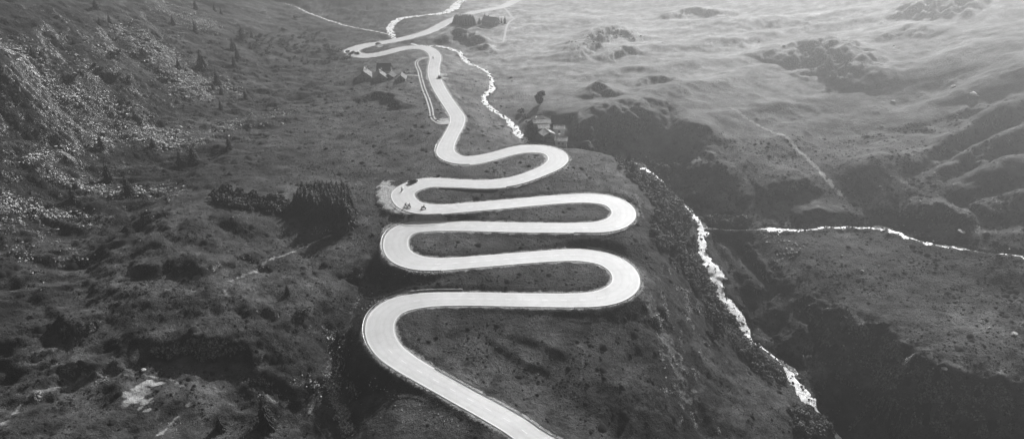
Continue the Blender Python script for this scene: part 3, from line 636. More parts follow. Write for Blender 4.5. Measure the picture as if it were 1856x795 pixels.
def trunk_mesh(h, r0):
    bm = bmesh.new(); rr = random.Random(5)
    p = Vector((0, 0, -.06 * h)); segs = 5
    for i in range(segs):
        q = Vector(((rr.random() - .5) * .01 * h, (rr.random() - .5) * .01 * h, h * .9 * (i + 1) / segs)); cyl(bm, p, q, r0 * (1 - i / segs * .85), r0 * (1 - (i + 1) / segs * .85), 7); p = q
    return bm_mesh('trunk', bm, M['bark'], True)
def shrub_mesh(seed, n=260, mat='leaf', flat=.75, leaf=.11):
    r = np.random.default_rng(seed); c = []
    lob = r.normal(size=(7, 3)) * [.34, .34, .16] + [0, 0, .42]
    V = []; Q = []
    for k in range(n):
        L = lob[r.integers(7)]; d = r.normal(size=3); d /= np.linalg.norm(d); d[2] = abs(d[2]) * .9 + d[2] * .1
        p = L + d * (.26 + .12 * r.random()) * [1, 1, flat]; p[2] = max(p[2], .02)
        u = np.cross(d, r.normal(size=3)); u /= np.linalg.norm(u); v = np.cross(d + r.normal(size=3) * .5, u); v /= np.linalg.norm(v); s = leaf * (.6 + .8 * r.random())
        i = len(V); V += [tuple(p - u * s), tuple(p - v * s * .8), tuple(p + u * s), tuple(p + v * s * .8 + d * s * .3)]; Q.append((i, i + 1, i + 2, i + 3))
    return mesh_from('foliage', V, np.array(Q), M[mat], False), np.array(V), np.array(Q)
def stems_mesh(name='stem'):
    bm = bmesh.new(); rr = random.Random(3)
    for k in range(5):
        a = k * 1.3; cyl(bm, (0, 0, -.08), (math.cos(a) * .28, math.sin(a) * .28, .5), .03, .012, 5)
    return bm_mesh(name, bm, M['bark'])
proto_trees = []
tm = trunk_mesh(1, .022)
for k, (sp, ti, n) in enumerate([(.26, 17, 11), (.32, 15, 12), (.21, 18, 10)]):
    t = empty('conifer_tree', (0, 0, -500), 0, 'x', 'conifer tree'); part('trunk', tm, t); part('crown', conifer_mesh(20 + k, 1, sp, ti, n), t); proto_trees.append(t)
grove = []
for k, (sp, ti, n) in enumerate([(.30, 15, 12), (.36, 14, 12), (.27, 15, 11)]):
    cm = conifer_mesh(60 + k, 1, sp, ti, n, .05); cm.materials.clear(); cm.materials.append(M['larch']); t = empty('larch_tree', (0, 0, -500), 0, 'x', 'larch tree'); part('trunk', tm, t); part('crown', cm, t); grove.append(t)
proto_used = set()
def put(proto, x, y, z, s, label, group=None, rz=None, sc=None):
    rz = random.random() * 6.28 if rz is None else rz; sc = sc or (s, s, s)
    if proto.name not in proto_used:
        proto_used.add(proto.name); proto.location = (x, y, z); proto.rotation_euler = (0, 0, rz); proto.scale = sc; proto['label'] = label
        if group: proto['group'] = group
        return proto
    o = dup(proto, (x, y, z), rz, sc, label)
    if group: o['group'] = group
    elif 'group' in o: del o['group']
    return o
TREES = [  # px, py of the foot, height, variant, label
 (355,59,5.2,0,'lone pointed conifer left of the upper scree fan near the top of the slope'),(314,44,3.8,1,'small conifer just left of the highest pale scree streak'),(440,73,7.0,1,'broad grey conifer, largest of the cluster high on the left slope'),
 (457,70,4.8,2,'thin dark conifer right beside the broad grey conifer'),(424,92,6.2,1,'rounded conifer below the broad grey one on the left slope'),(431,104,5.4,0,'dark conifer directly below the rounded conifer'),
 (425,120,4.8,0,'lowest dark conifer of the column under the rounded conifer'),(367,121,7.2,1,'wide conifer with shadow at the right edge of the scree field'),(324,122,3.6,1,'small conifer standing in the middle of the pale scree'),
 (394,150,5.6,0,'pointed dark conifer below the wide conifer by the scree edge'),(387,162,3.4,2,'stunted conifer just left under the pointed dark conifer'),(402,171,4.4,2,'thin conifer among stones under the pointed dark conifer'),(446,180,4.2,0,'isolated little conifer on grass right of the scree tail'),
 (401,198,4.2,2,'slender conifer at the foot of the scree tail'),(389,21,3.8,0,'left one of two tiny conifers at the top of the slope'),(401,25,3.8,2,'right one of two tiny conifers at the top of the slope'),(355,16,5.0,0,'conifer at the very top edge above the two tiny ones'),
 (182,45,3.2,2,'small conifer left of the pair above the rock steps'),(200,43,3.6,0,'small conifer right of the pair above the rock steps'),(175,18,4.6,1,'dark bushy conifer near the top left corner'),
 (416,268,4.2,0,'conifer where the lower scree meets the grassy saddle'),(185,268,4.4,0,'dark conifer above the left boulder field'),(278,266,3.4,1,'small conifer in the middle of the lower scree'),
 (352,291,5.6,1,'broad dark conifer, right one of two beside the boulder field'),(329,300,5.6,0,'pointed dark conifer, left one of two beside the boulder field'),(199,331,6.6,0,'tall dark conifer with a long shadow in the boulder field'),
 (234,350,5.6,1,'dark conifer right of the tall one in the boulder field'),(134,362,4.2,1,'low dark conifer left of the tall one in the boulder field'),(61,102,3.2,1,'small conifer behind the pale rock outcrop at far left'),
 (484,772,7.4,0,'tall dark conifer on the mound nearest the viewer'),(401,776,3.6,1,'small conifer left of the tall one on the nearest mound'),(522,532,2.6,1,'tiny dark conifer on the slope above the gully'),(614,612,2.6,1,'tiny dark conifer beside the rocky gully'),
 (1139,298,4.2,0,'upper conifer above the short white reach of the gorge river'),(1146,316,4.6,1,'dark conifer left beside the short white reach of the gorge river'),(1165,330,3.4,0,'small conifer just below the short white reach of the gorge river'),
 (1255,450,5.2,0,'dark conifer in the alder thicket above the torrent'),
 (869,44,5.6,1,'conifer at the left end of the farm in the upper valley'),(879,37,6.0,0,'tall conifer behind the left end of the farmhouse'),(885,38,4.6,2,'thin conifer close behind the farmhouse wall'),(903,44,6.2,0,'tall conifer right of the farmhouse roof'),(909,42,4.4,2,'slim conifer between the two tall ones right of the farmhouse'),(915,43,6.0,0,'rightmost conifer of the farm beside the farm track'),
]
for px, py, h, v, lab in TREES:
    x, y, z = at(px, py); put(proto_trees[v], x, y, z - .05, h * (1.0 if px > 800 and py < 60 else 1.35), lab)
def scatter_px(poly, n, dmin, seed, jitter=True):
    """points on the land inside a traced outline, at least dmin metres apart"""
    r = random.Random(seed); gx, gy, gz_ = ground_at([p[0] for p in poly], [p[1] for p in poly]); P = list(zip(gx, gy)); out = []
    x0, x1 = min(gx), max(gx); y0, y1 = min(gy), max(gy); tries = 0
    while len(out) < n and tries < n * 60:
        tries += 1; x = r.uniform(x0, x1); y = r.uniform(y0, y1); c = False; j = len(P) - 1
        for i in range(len(P)):
            if (P[i][1] > y) != (P[j][1] > y) and x < (P[j][0] - P[i][0]) * (y - P[i][1]) / (P[j][1] - P[i][1]) + P[i][0]: c = not c
            j = i
        if c and all((x - a) ** 2 + (y - b) ** 2 > dmin * dmin for a, b in out): out.append((x, y))
    return [(x, y, gz(x, y)) for x, y in out]
for x, y, z in scatter_px([(536,378),(552,352),(600,344),(634,352),(642,400),(628,412),(598,402),(560,388)], 115, 1.35, 4):
    gx0 = to_world(590, 376, 12); hh = 11.2 - .2 * math.hypot(x - float(gx0[0]), (y - float(gx0[1])) * 1.2)
    put(grove[random.choice((0, 1, 2))], x, y, z - .1, hh * random.uniform(.72, 1.15), 'larch packed in the dense dark grove left of the hairpins', 'larches of the dense grove')
for x, y, z in scatter_px([(822,44),(828,38),(848,37),(857,41),(861,46),(842,48)], 95, 1.5, 5):
    put(proto_trees[random.choice((0, 1))], x, y, z - .1, random.uniform(5.6, 6.6), 'conifer of the even-topped little wood beside the upper road', 'conifers of the little wood')

sh = [shrub_mesh(k, 260, 'leaf') for k in (31, 32, 33)]; shd = [shrub_mesh(k, 240, 'darkleaf') for k in (41, 42)]; stm = stems_mesh()
def shrub_proto(f, cat='shrub'):
    t = empty('shrub', (0, 0, -500), 0, 'x', cat); part('stem', stm, t); part('foliage', f, t); return t
PS = [shrub_proto(s[0]) for s in sh]; PD = [shrub_proto(s[0]) for s in shd]
def ss(a, b): s = random.uniform(a, b); return (s * random.uniform(.85, 1.25), s * random.uniform(.85, 1.25), s * random.uniform(.75, 1.05))
def broad_tree(px, py, h, label):
    x, y, z = at(px, py); t = empty('broadleaf_tree', (x, y, z - .1), .7, label, 'tree'); r = np.random.default_rng(8); V = []; Q = []
    lob = [(r.normal() * .10, r.normal() * .10, .14 + .70 * r.random(), .15 + .08 * r.random()) for _ in range(18)]
    for k in range(4200):
        L = lob[r.integers(16)]; d = r.normal(size=3); d /= np.linalg.norm(d); p = (np.array(L[:3]) + d * L[3] * (.55 + .5 * r.random())) * h; u = np.cross(d, r.normal(size=3)); u /= np.linalg.norm(u); v = np.cross(d + r.normal(size=3) * .6, u); v /= np.linalg.norm(v); s = .24 * (.6 + .7 * r.random())
        i = len(V); V += [tuple(p - u * s), tuple(p - v * s), tuple(p + u * s), tuple(p + v * s)]; Q.append((i, i + 1, i + 2, i + 3))
    bm = bmesh.new(); cyl(bm, (0, 0, -.3), (.1, 0, h * .4), .28, .18, 9)
    for k in range(7): a = k * .9; cyl(bm, (.1, 0, h * (.25 + .03 * k)), (math.cos(a) * h * .18, math.sin(a) * h * .18, h * (.5 + .05 * k)), .1, .03, 6)
    part('trunk', bm_mesh('trunk', bm, M['bark']), t); part('crown', mesh_from('crown', V, np.array(Q), M['darkleaf'], False), t)
broad_tree(979, 190, 8.6, 'tall dark leafy tree alone behind the riverside hamlet')
# dark bank of low bushes left of the grove
for x, y, z in scatter_px([(392,362),(400,351),(430,356),(470,358),(512,360),(524,374),(516,388),(480,382),(440,378),(400,372)], 44, 1.5, 6):
    put(random.choice(PD), x, y, z - .1, 1, 'dark low bush in the long clump left of the grove', 'bushes of the dark clump', sc=ss(2.6, 4.0))
for px, py, s, lab in [(205,104,4.5,'large round dark bush alone on the upper left slope'),(1297,592,3.2,'upper of two round dark bushes above the torrent'),(1291,612,3.4,'lower of two round dark bushes above the torrent'),(550,570,3,'dark bush on the slope left of the gully'),(1026,218,3.4,'round dark bush right of the dark hamlet barn'),
 (170,122,2.2,'first bush of the short row on the left slope'),(182,131,3.0,'second bush of the short row on the left slope'),(196,138,3.0,'third bush of the short row on the left slope'),(210,143,3.2,'fourth bush of the short row on the left slope'),(222,146,2.0,'fifth bush of the short row on the left slope'),(231,145,2.4,'sixth bush of the short row on the left slope'),(233,153,2.6,'last bush of the short row on the left slope'),(133,143,3.0,'dark bush left of the bush row on the left slope'),
 (470,70,3.2,'wide dark bush right of the thin conifer'),(540,95,2.6,'dark bush in the middle of the scattered shrubs'),(552,62,2.6,'dark bush high above the scattered shrubs'),(537,33,2.8,'dark bush near the brook at the top'),(515,56,2.8,'dark bush left above the scattered shrubs'),(945,205,3.4,'dark bush above the hamlet beside the river'),(952,214,3.2,'dark bush between hamlet and river')]:
    x, y, z = at(px, py); put(random.choice(PD), x, y, z - .1, 1, lab, sc=ss(s * .95, s * 1.05))
for x, y, z in scatter_px([(430,60),(470,64),(520,62),(580,60),(600,85),(640,95),(636,110),(580,118),(520,112),(460,100),(430,88)], 90, 3.0, 7):
    put(random.choice(PS), x, y, z - .1, 1, 'small rounded shrub scattered on the slope left of the upper hairpin', 'shrubs left of the upper hairpin', sc=ss(1.5, 3.2))
for x, y, z in scatter_px([(955,222),(964,226),(978,245),(985,262),(975,262),(962,245)], 16, 1.6, 8):
    put(random.choice(PD), x, y, z - .1, 1, 'dark bush on the shaded bank left of the hamlet roofs', 'bushes left of the hamlet', sc=ss(2.2, 3.4))
THICK = [[(1152,300),(1178,322),(1205,338),(1232,358),(1246,390),(1256,440),(1268,480),(1288,520),(1300,550),(1270,545),(1240,500),(1205,470),(1180,440),(1178,405),(1190,380),(1170,350),(1120,300),(1112,282)], [(1270,545),(1310,545),(1352,612),(1400,652),(1420,690),(1390,690),(1330,630)], [(1262,398),(1300,392),(1360,398),(1340,412),(1290,408)], [(1170,290),(1215,292),(1235,305),(1215,315),(1180,300)],[(1440,735),(1480,740),(1500,770),(1530,795),(1470,795),(1430,770)]]
thick = []
for k, (P, n, d) in enumerate(zip(THICK, (620, 110, 60, 50, 60), (.95, 1.4, 1.4, 1.6, 1.5))): thick += scatter_px(P, n, d, 60 + k)
random.Random(2).shuffle(thick); thick = [p for p in thick if np.min(np.hypot(road[:, 0] - p[0], road[:, 1] - p[1])) > 7 and np.min(np.hypot(river[:, 0] - p[0], river[:, 1] - p[1])) > 3]
for x, y, z in thick[:110]:
    put(random.choice(PS), x, y, z - .15, 1, 'leafy alder bush standing out of the thicket on the gorge slope', 'alder bushes on the gorge slope', sc=ss(2.2, 3.6))
VV = []; QQ = []; nb = 0
for x, y, z in thick[110:]:
    _, v, q = random.choice(sh); k = random.choice((1, 2)); q = q[::k]; s = random.uniform(1.3, 2.8); a = random.random() * 6.28; c_, s_ = math.cos(a), math.sin(a)
    used = q.ravel(); w = v[used] ; w = np.stack([(w[:, 0] * c_ - w[:, 1] * s_) * s + x, (w[:, 0] * s_ + w[:, 1] * c_) * s + y, w[:, 2] * s * .85 + z - .1], 1); VV.append(w); QQ.append(np.arange(len(w)).reshape(-1, 4) + nb); nb += len(w)
link('undergrowth', mesh_from('undergrowth', np.concatenate(VV), np.concatenate(QQ), M['leaf'], False), kind='stuff')

# ------------------------------------------------------------------ stones
def ico(sub=1):
    bm = bmesh.new(); bmesh.ops.create_icosphere(bm, subdivisions=sub, radius=.5); bm.verts.ensure_lookup_table(); v = np.array([p.co[:] for p in bm.verts]); f = np.array([[q.index for q in p.verts] for p in bm.faces]); bm.free(); return v, f
IV, IF = ico(1); IV2, IF2 = ico(2)
def stone(seed, V=IV):
    r = np.random.default_rng(seed); n = r.normal(size=(9, 3)); n /= np.linalg.norm(n, axis=1)[:, None]; o = V.copy()
    for k in range(9):                       # chop flat facets
        d = o @ n[k]; lim = .26 + .16 * r.random(); o -= np.outer(np.maximum(d - lim, 0), n[k])
    return o * [1.2, .9, .75]
def along(L, w, n, r):
    i = r.random(n) * (len(L) - 1); k = i.astype(int); f = i - k; P = np.array(L, float); p = P[k] * (1 - f)[:, None] + P[np.minimum(k + 1, len(L) - 1)] * f[:, None]
    return p[:, 0] + r.normal(size=n) * w, p[:, 1] + r.normal(size=n) * w * .55
r_ = np.random.default_rng(77); sx, sy, ssz = [], [], []
for L, w, a in SCREE:
    if w == 0: continue
    ln = sum(math.dist(L[i], L[i + 1]) for i in range(len(L) - 1)); n = int(ln * w * a * (1.9 if w > 3 else .6)) + 10
    x, y = along(L, w * 1.8 if w > 4 else w * 2.2, n, r_); sx.append(x); sy.append(y); ssz.append(np.minimum(.22 + r_.pareto(2.3, n) * .32, 1.5 if w > 3 else .9))
STRAY = [([(0,0),(200,100),(400,260)], 130, 700, .28), ([(0,400),(150,420),(330,380)], 50, 500, .3), ([(100,560),(350,540),(560,560)], 80, 300, .25), ([(640,690),(740,740),(850,780)], 28, 180, .25), ([(600,590),(612,650),(600,720),(640,790)], 14, 260, .28),
 ([(780,590),(900,620),(1000,700)], 60, 90, .22), ([(1180,560),(1220,640),(1260,760)], 40, 220, .18), ([(1400,460),(1600,480),(1856,560)], 60, 160, .3), ([(1440,560),(1600,640),(1720,690)], 20, 160, .3), ([(1600,100),(1750,180),(1856,260)], 70, 130, .5), ([(1250,60),(1400,80),(1600,60)], 60, 80, .5), ([(1480,340),(1650,350),(1800,420)], 50, 160, .35), ([(440,480),(560,480),(640,540)], 40, 160, .25), ([(640,500),(720,500),(690,540)], 16, 80, .25), ([(1040,90),(1120,70),(1180,90)], 25, 90, .5), ([(820,88),(890,150),(890,190),(945,240)], 7, 140, .3), ([(1150,296),(1200,330),(1260,400)], 9, 120, .35), ([(1280,480),(1330,560),(1360,600),(1440,680)], 10, 180, .35), ([(1390,410),(1600,408),(1740,445),(1856,462)], 7, 220, .3), ([(840,440),(900,470),(1000,430),(1060,500)], 40, 60, .2),([(540,15),(620,45),(700,60)], 5, 80, .35),([(1460,540),(1540,590),(1620,650)],14,120,.35)]
for L, w, n, s in STRAY:
    x, y = along(L, w, n, r_); sx.append(x); sy.append(y); ssz.append(np.minimum(s * (.6 + r_.pareto(2.8, n) * .8), s * 4))
sx = np.concatenate(sx); sy = np.concatenate(sy); ssz = np.concatenate(ssz); ok = (sy > -20) & (sy < 830) & (sx > -60) & (sx < 1910)
sx, sy, ssz = sx[ok], sy[ok], ssz[ok]
X_, Y_, Z_ = ground_at(sx, sy); dr = sample(Dr, X_, Y_); rw = 5.2; ssz = ssz * np.clip(np.hypot(X_, Y_) / 330, .55, 1.1)
clump = fbm((X_ * .8 + Y_ * .6) / 16, (X_ * -.6 + Y_ * .8) / 5, 300, 4, .6); ok = (dr > rw) & (Y_ < 800) & ((clump + r_.normal(size=len(X_)) * .12 > -.02) | (X_ > -60)); X_, Y_, Z_, S_ = X_[ok], Y_[ok], Z_[ok], ssz[ok]
Dw, _ = line_field(river, 4); 
order = np.argsort(-S_ / np.sqrt(X_ ** 2 + Y_ ** 2 + 1e4)); big_i = order[:150]; rest = order[150:]
protos = [stone(k) for k in range(12)]; Vs = []; Fs = []; nb = 0
for i in rest:
    v = protos[i % 12]; a = r_.random() * 6.28; c_, s_ = math.cos(a), math.sin(a); s = S_[i]
    Vs.append(np.stack([(v[:, 0] * c_ - v[:, 1] * s_) * s + X_[i], (v[:, 0] * s_ + v[:, 1] * c_) * s + Y_[i], v[:, 2] * s * (.7 + .5 * r_.random()) + Z_[i] + s * .12], 1)); Fs.append(IF + nb); nb += len(v)
link('scree', mesh_from('scree', np.concatenate(Vs), np.concatenate(Fs), M['rock'], False), kind='stuff')
BM = [mesh_from('boulder', stone(100 + k, IV2), IF2, M['rock'], False) for k in range(6)]
def boulder(x, y, z, s, label, group=None, rz=None, sq=None):
    o = link('boulder', random.choice(BM), None, (x, y, z + s * .12), random.random() * 6.28 if rz is None else rz, label=label, category='boulder'); o.scale = sq or (s, s * random.uniform(.75, 1.1), s * random.uniform(.6, .95))
    if group: o['group'] = group
# labels by the ground they lie on
for i in big_i:
    px, py = proj(X_[i], Y_[i], Z_[i])
    if px < 560 and py < 230: g, l = 'boulders of the upper left scree', 'pale boulder in the scree streaks of the upper left slope'
    elif px < 560 and py < 500: g, l = 'boulders of the left block field', 'pale boulder in the block field at the left foot of the slope'
    elif px < 600: g, l = 'boulders on the near left mounds', 'pale boulder on the near mounds at lower left'
    elif px < 760: g, l = 'boulders of the gully beside the lowest hairpin', 'pale boulder in the stony gully left of the lowest hairpin'
    elif px < 1130: g, l = 'boulders in the meadows between the road loops', 'pale stone lying in the grass beside the road loops'
    elif px < 1380: g, l = 'boulders on the spur above the torrent', 'pale stone on the steep spur left of the torrent'
    else: g, l = 'boulders right of the torrent', 'pale boulder on the grassy ground right of the torrent'
    boulder(X_[i], Y_[i], Z_[i], S_[i] * 1.1, l, g)
for px, py, s, lab in [(732,686,2.6,'large white boulder at the road edge below the lowest hairpin'),(260,671,1.5,'pale boulder alone behind the rim path of the nearest mound'),(1618,184,2.6,'bright white block on the hazy right slope'),(1764,172,4.5,'big dark boulder high on the right slope'),(1728,158,3.5,'pale flat boulder left above the big dark one'),
 (1838,606,2.6,'long pale boulder at the right edge of the plateau'),(1793,595,1.6,'pale boulder left of the long one on the plateau'),(1735,546,1.4,'single pale stone in the middle of the plateau'),(1712,668,2.0,'pale block on the plateau rim'),(1563,491,1.5,'pale stone on the grass below the side stream'),(1742,421,3.2,'rounded boulder beside the side stream'),(1710,190,0.1,'')]:
    if lab: x, y, z = at(px, py); boulder(x, y, z, s, lab)
# dark rocks breaking the torrent
Vs = []; Fs = []; nb = 0
for S, n, smax in ((river, 800, 1.5), (stream, 260, .9), (brook, 40, .5)):
    for q in range(n):
        i = r_.integers(60, len(S) - 60) if len(S) > 200 else r_.integers(len(S)); nn, _ = normals2(S[max(i - 2, 0):i + 3]); o = (r_.random() - .5) * S[i, 3] * 1.25; s = smax * (.25 + .75 * r_.random() ** 2); v = stone(int(r_.integers(1e6)))
        p = S[i, :2] + nn[len(nn) // 2] * o; a = r_.random() * 6.28; c_, s_ = math.cos(a), math.sin(a)
        Vs.append(np.stack([(v[:, 0] * c_ - v[:, 1] * s_) * s + p[0], (v[:, 0] * s_ + v[:, 1] * c_) * s + p[1], v[:, 2] * s + S[i, 2] - .08], 1)); Fs.append(IF + nb); nb += len(v)
link('river_stones', mesh_from('river_stones', np.concatenate(Vs), np.concatenate(Fs), M['wet'], False), kind='stuff')

# tussocks and heather: real bumps in the turf
NT_ = 52000; px = r_.uniform(-40, 1896, NT_); py = 830 - 800 * r_.random(NT_) ** .8; tx, ty, tz = ground_at(px, py); dr = sample(Dr, tx, ty); pl = sample(pale, tx, ty)
wet_ = np.minimum(sample(np.minimum(Dw, 50), tx, ty), 50); cl = fbm(tx / 9, ty / 9, 140, 3)
ok = (dr > 6) & (pl < .2) & (ty < 430) & ((tx < 0) | (ty < 330)) & (wet_ > 3) & (cl + r_.normal(size=NT_) * .25 > -.12); tx, ty, tz = tx[ok], ty[ok], tz[ok]; dist_ = np.sqrt(tx ** 2 + ty ** 2 + 1e4)
hv = np.array([(1, 0, 0), (.45, .9, 0), (-.5, .85, 0), (-1, .05, 0), (-.5, -.9, 0), (.5, -.85, 0), (.35, .2, .62), (-.3, .1, .7), (0, -.35, .55)]); hf = np.array([(0, 1, 6), (1, 2, 6), (2, 7, 6), (2, 3, 7), (3, 4, 7), (4, 8, 7), (4, 5, 8), (5, 0, 8), (0, 6, 8), (6, 7, 8)])
n = len(tx); sz = (.22 + r_.pareto(3.2, n) * .28) * np.clip(dist_ / 240, .8, 2.0); sz = np.minimum(sz, 1.6); a = r_.random(n) * 6.28; J = 1 + r_.normal(size=(n, 9, 3)) * .18; V = hv[None] * J; ca, sa = np.cos(a)[:, None], np.sin(a)[:, None]
W3 = np.stack([(V[..., 0] * ca - V[..., 1] * sa) * sz[:, None] + tx[:, None], (V[..., 0] * sa + V[..., 1] * ca) * sz[:, None] + ty[:, None], V[..., 2] * sz[:, None] * .8 + tz[:, None] - .1 * sz[:, None]], 2)
W3[:, :6, 2] = sample(H, W3[:, :6, 0].ravel(), W3[:, :6, 1].ravel()).reshape(n, 6) - .05
M['tuft'] = mat_plain('heather_tussocks', .014, .95, 1.4, .5, 0, spec=.1)
link('ground_cover', mesh_from('ground_cover', W3.reshape(-1, 3), (hf[None] + (np.arange(n) * 9)[:, None, None]).reshape(-1, 3), M['tuft'], True), kind='stuff')

# ------------------------------------------------------------------ houses
def house(name, px, py, w, l, hw, rise, az, label, wall='wall', roof='slab', roof2=None, chim=True, windows=2, door=True, ov=.45):
    """ridge along local Y; az turns it; w across, l along"""
    x, y, z = at(px, py); az = math.radians(az); t = empty(name, (x, y, z - .1), az, label, 'building')
    bm = bmesh.new(); a, b = w / 2, l / 2; base = -1.0
    pts = [(-a, base), (a, base), (a, hw), (0, hw + rise), (-a, hw)]
    f = [bm.verts.new((p[0], -b, p[1])) for p in pts]; g = [bm.verts.new((p[0], b, p[1])) for p in pts]
    bm.faces.new(f); bm.faces.new(g[::-1])
    for i in (0, 1, 4): j = (i + 1) % 5; bm.faces.new((f[j], f[i], g[i], g[j]))
    for i in (2, 3): bm.faces.new((f[i + 1], f[i], g[i], g[i + 1]))
    part('wall', bm_mesh('wall', bm, M[wall]), t)
    bm = bmesh.new(); th = .16; sl = rise / a
    for s_ in (1, -1):
        e = (a + ov); P = [(0, hw + rise + .05), (s_ * e, hw + rise + .05 - sl * e), (s_ * e, hw + rise + .05 - sl * e + th), (0, hw + rise + .05 + th * 1.15)]
        v0 = [bm.verts.new((p[0], -b - ov, p[1])) for p in P]; v1 = [bm.verts.new((p[0], b + ov, p[1])) for p in P]
        if s_ < 0: v0, v1 = v1, v0
        bm.faces.new(v0); bm.faces.new(v1[::-1])
        for i in range(4): j = (i + 1) % 4; bm.faces.new((v0[j], v0[i], v1[i], v1[j]))
    rf = part('roof', bm_mesh('roof', bm, M[roof]), t)
    bm = bmesh.new(); cyl(bm, (0, -b - ov, hw + rise + .26), (0, b + ov, hw + rise + .26), .14, n=6); part('ridge_cap', bm_mesh('ridge_cap', bm, M[roof]), rf)
    if chim:
        bm = bmesh.new(); box(bm, (a * .35, b * .4, hw + rise + .2), (.6, .6, 1.7)); box(bm, (a * .35, b * .4, hw + rise + 1.12), (.8, .8, .12)); part('chimney', bm_mesh('chimney', bm, M['limewall']), rf)
    if door:
        bm = bmesh.new(); box(bm, (0, -b - .03, 1.0), (1.1, .1, 2.1)); d = part('door', bm_mesh('door', bm, M['timber']), t); bm = bmesh.new(); box(bm, (.38, -b - .11, 1.0), (.06, .06, .16)); part('handle', bm_mesh('handle', bm, M['steel']), d)
    def win(cx_, cy_, cz_, rz):
        bm = bmesh.new(); box(bm, (0, 0, 0), (.8, .06, .9)); W_ = part('window', bm_mesh('window', bm, M['glass']), t, (cx_, cy_, cz_), (0, 0, rz))
        bm = bmesh.new()
        for q in ((-.44, 0, .08, 1.0), (.44, 0, .08, 1.0)): box(bm, (q[0], -.02, 0), (q[2], .1, q[3]))
        box(bm, (0, -.02, .46), (.8, .1, .08)); box(bm, (0, -.02, -.47), (.96, .16, .08)); part('frame', bm_mesh('frame', bm, M['timber']), W_)
    if windows:
        for sx_ in (-1, 1): win(sx_ * a * .55, -b - .02, hw * .55, 0)
        win(0, -b - .02, hw + rise * .25, 0)
        for k in range(windows):
            yy_ = -b + l * (k + 1) / (windows + 1); win(a + .02, yy_, hw * .55, math.pi / 2); win(-a - .02, yy_, hw * .55, -math.pi / 2)
    return t
house('stone_house', 661, 143, 8.6, 9.5, 2.6, 3.5, 9, 'leftmost gabled stone house of the row above the dark hollow', 'wall', 'slab')
house('stone_house', 689, 144, 7.4, 8.6, 2.2, 3.0, 13, 'second gabled stone house of the row, bright right roof slope')
house('stone_house', 708, 141, 5.6, 5.0, 1.5, 1.5, -14, 'small low house with dull roof, third of the row', 'wall', 'slab2', chim=False, windows=1)
house('stone_house', 728, 145, 5.2, 6.4, 1.6, 2.2, 2, 'rightmost small house of the row at the end of the footpath', 'wall', 'slab', chim=False, windows=1)
house('long_barn', 697, 130, 6.0, 8.2, 2.0, 3.2, 90, 'long dark-roofed barn standing behind the row of houses', 'limewall', 'slabd', chim=False, windows=1)
house('stone_barn', 974, 219, 5.5, 5.5, 2.2, 1.1, 98, 'uppermost faded grey barn of the riverside hamlet', 'wall', 'slab2', chim=False, windows=1)
house('stone_house', 977, 229, 5.5, 6.6, 3.0, 1.05, 99, 'grey-roofed house behind the two bright roofs of the hamlet', 'wall', 'slabw')
house('stone_house', 984, 239, 5.2, 5.6, 3.2, 1.0, 103, 'upper of the two bright stepped roofs in the hamlet', 'wall', 'slabw', chim=False)
house('stone_house', 991, 252, 6.5, 5.6, 3.4, 1.5, 24, 'lower bright-roofed house in the middle of the hamlet', 'wall', 'slabw')
house('dark_barn', 1009, 227, 5.5, 5.5, 2.6, 2.8, 90, 'dark shingled barn with pale ridge at the top right of the hamlet', 'timber', 'slabd', chim=False, windows=1)
house('stone_house', 1013, 240, 4.8, 5.4, 3.0, .95, 88, 'narrow house with a strip of bright roof below the dark barn', 'limewall', 'slabw', chim=False, windows=1)
house('stone_house', 1017, 262, 5.4, 5.8, 3.2, 1.05, 82, 'nearest pale house of the hamlet just behind the road bend', 'limewall', 'slabw')
house('lean_to_shed', 998, 261, 3.6, 3.6, 1.8, .9, 70, 'low shed leaning toward the nearest hamlet house', 'wall', 'slab2', chim=False, windows=0)
house('farmhouse', 889, 45, 8.5, 12, 2.8, 3.4, 60, 'farmhouse with a bright roof slope among conifers in the upper valley', 'wall', 'slab')

# ------------------------------------------------------------------ crash barriers
beamprof = [(-.03, .45), (.05, .50), (-.01, .58), (.05, .66), (-.03, .72), (-.07, .58)]
pm = bmesh.new(); box(pm, (0, 0, .1), (.12, .16, 1.3)); post_me = bm_mesh('post', pm, M['post'])
def rail(i0, i1, side, label, extra=.62):
    i1 = min(i1, len(road) - 1); N, T = normals2(road); idx = np.arange(i0, i1 + 1, 2); o = (road_w[idx] * .5 + extra) * side; P = np.stack([road[idx, 0] + N[idx, 0] * o, road[idx, 1] + N[idx, 1] * o, road[idx, 2] - .12], 1); c = P[0]
    t = empty('crash_barrier', tuple(c), 0, label, 'crash barrier'); V = []; Q = []
    for k, p in enumerate(P):
        for u, z in beamprof: V.append((p[0] - c[0] - N[idx[k], 0] * u * side, p[1] - c[1] - N[idx[k], 1] * u * side, p[2] - c[2] + z))
    m = len(beamprof)
    for k in range(len(P) - 1):
        for j in range(m): a_, b_ = k * m + j, k * m + (j + 1) % m; Q.append((a_, b_, b_ + m, a_ + m))
    part('beam', mesh_from('beam', V, np.array(Q), M['steel'], False), t)
    for k in range(0, len(P), 3):
        p = P[k]; part('post', post_me, t, (p[0] - c[0] + N[idx[k], 0] * .08 * side, p[1] - c[1] + N[idx[k], 1] * .08 * side, p[2] - c[2]), (0, 0, math.atan2(T[idx[k], 1], T[idx[k], 0])))
def ridx(px, py):
    q = np.array([proj(*road[k, :3]) for k in range(len(road))]); return int(np.argmin((q[:, 0] - px) ** 2 + (q[:, 1] - py) ** 2))
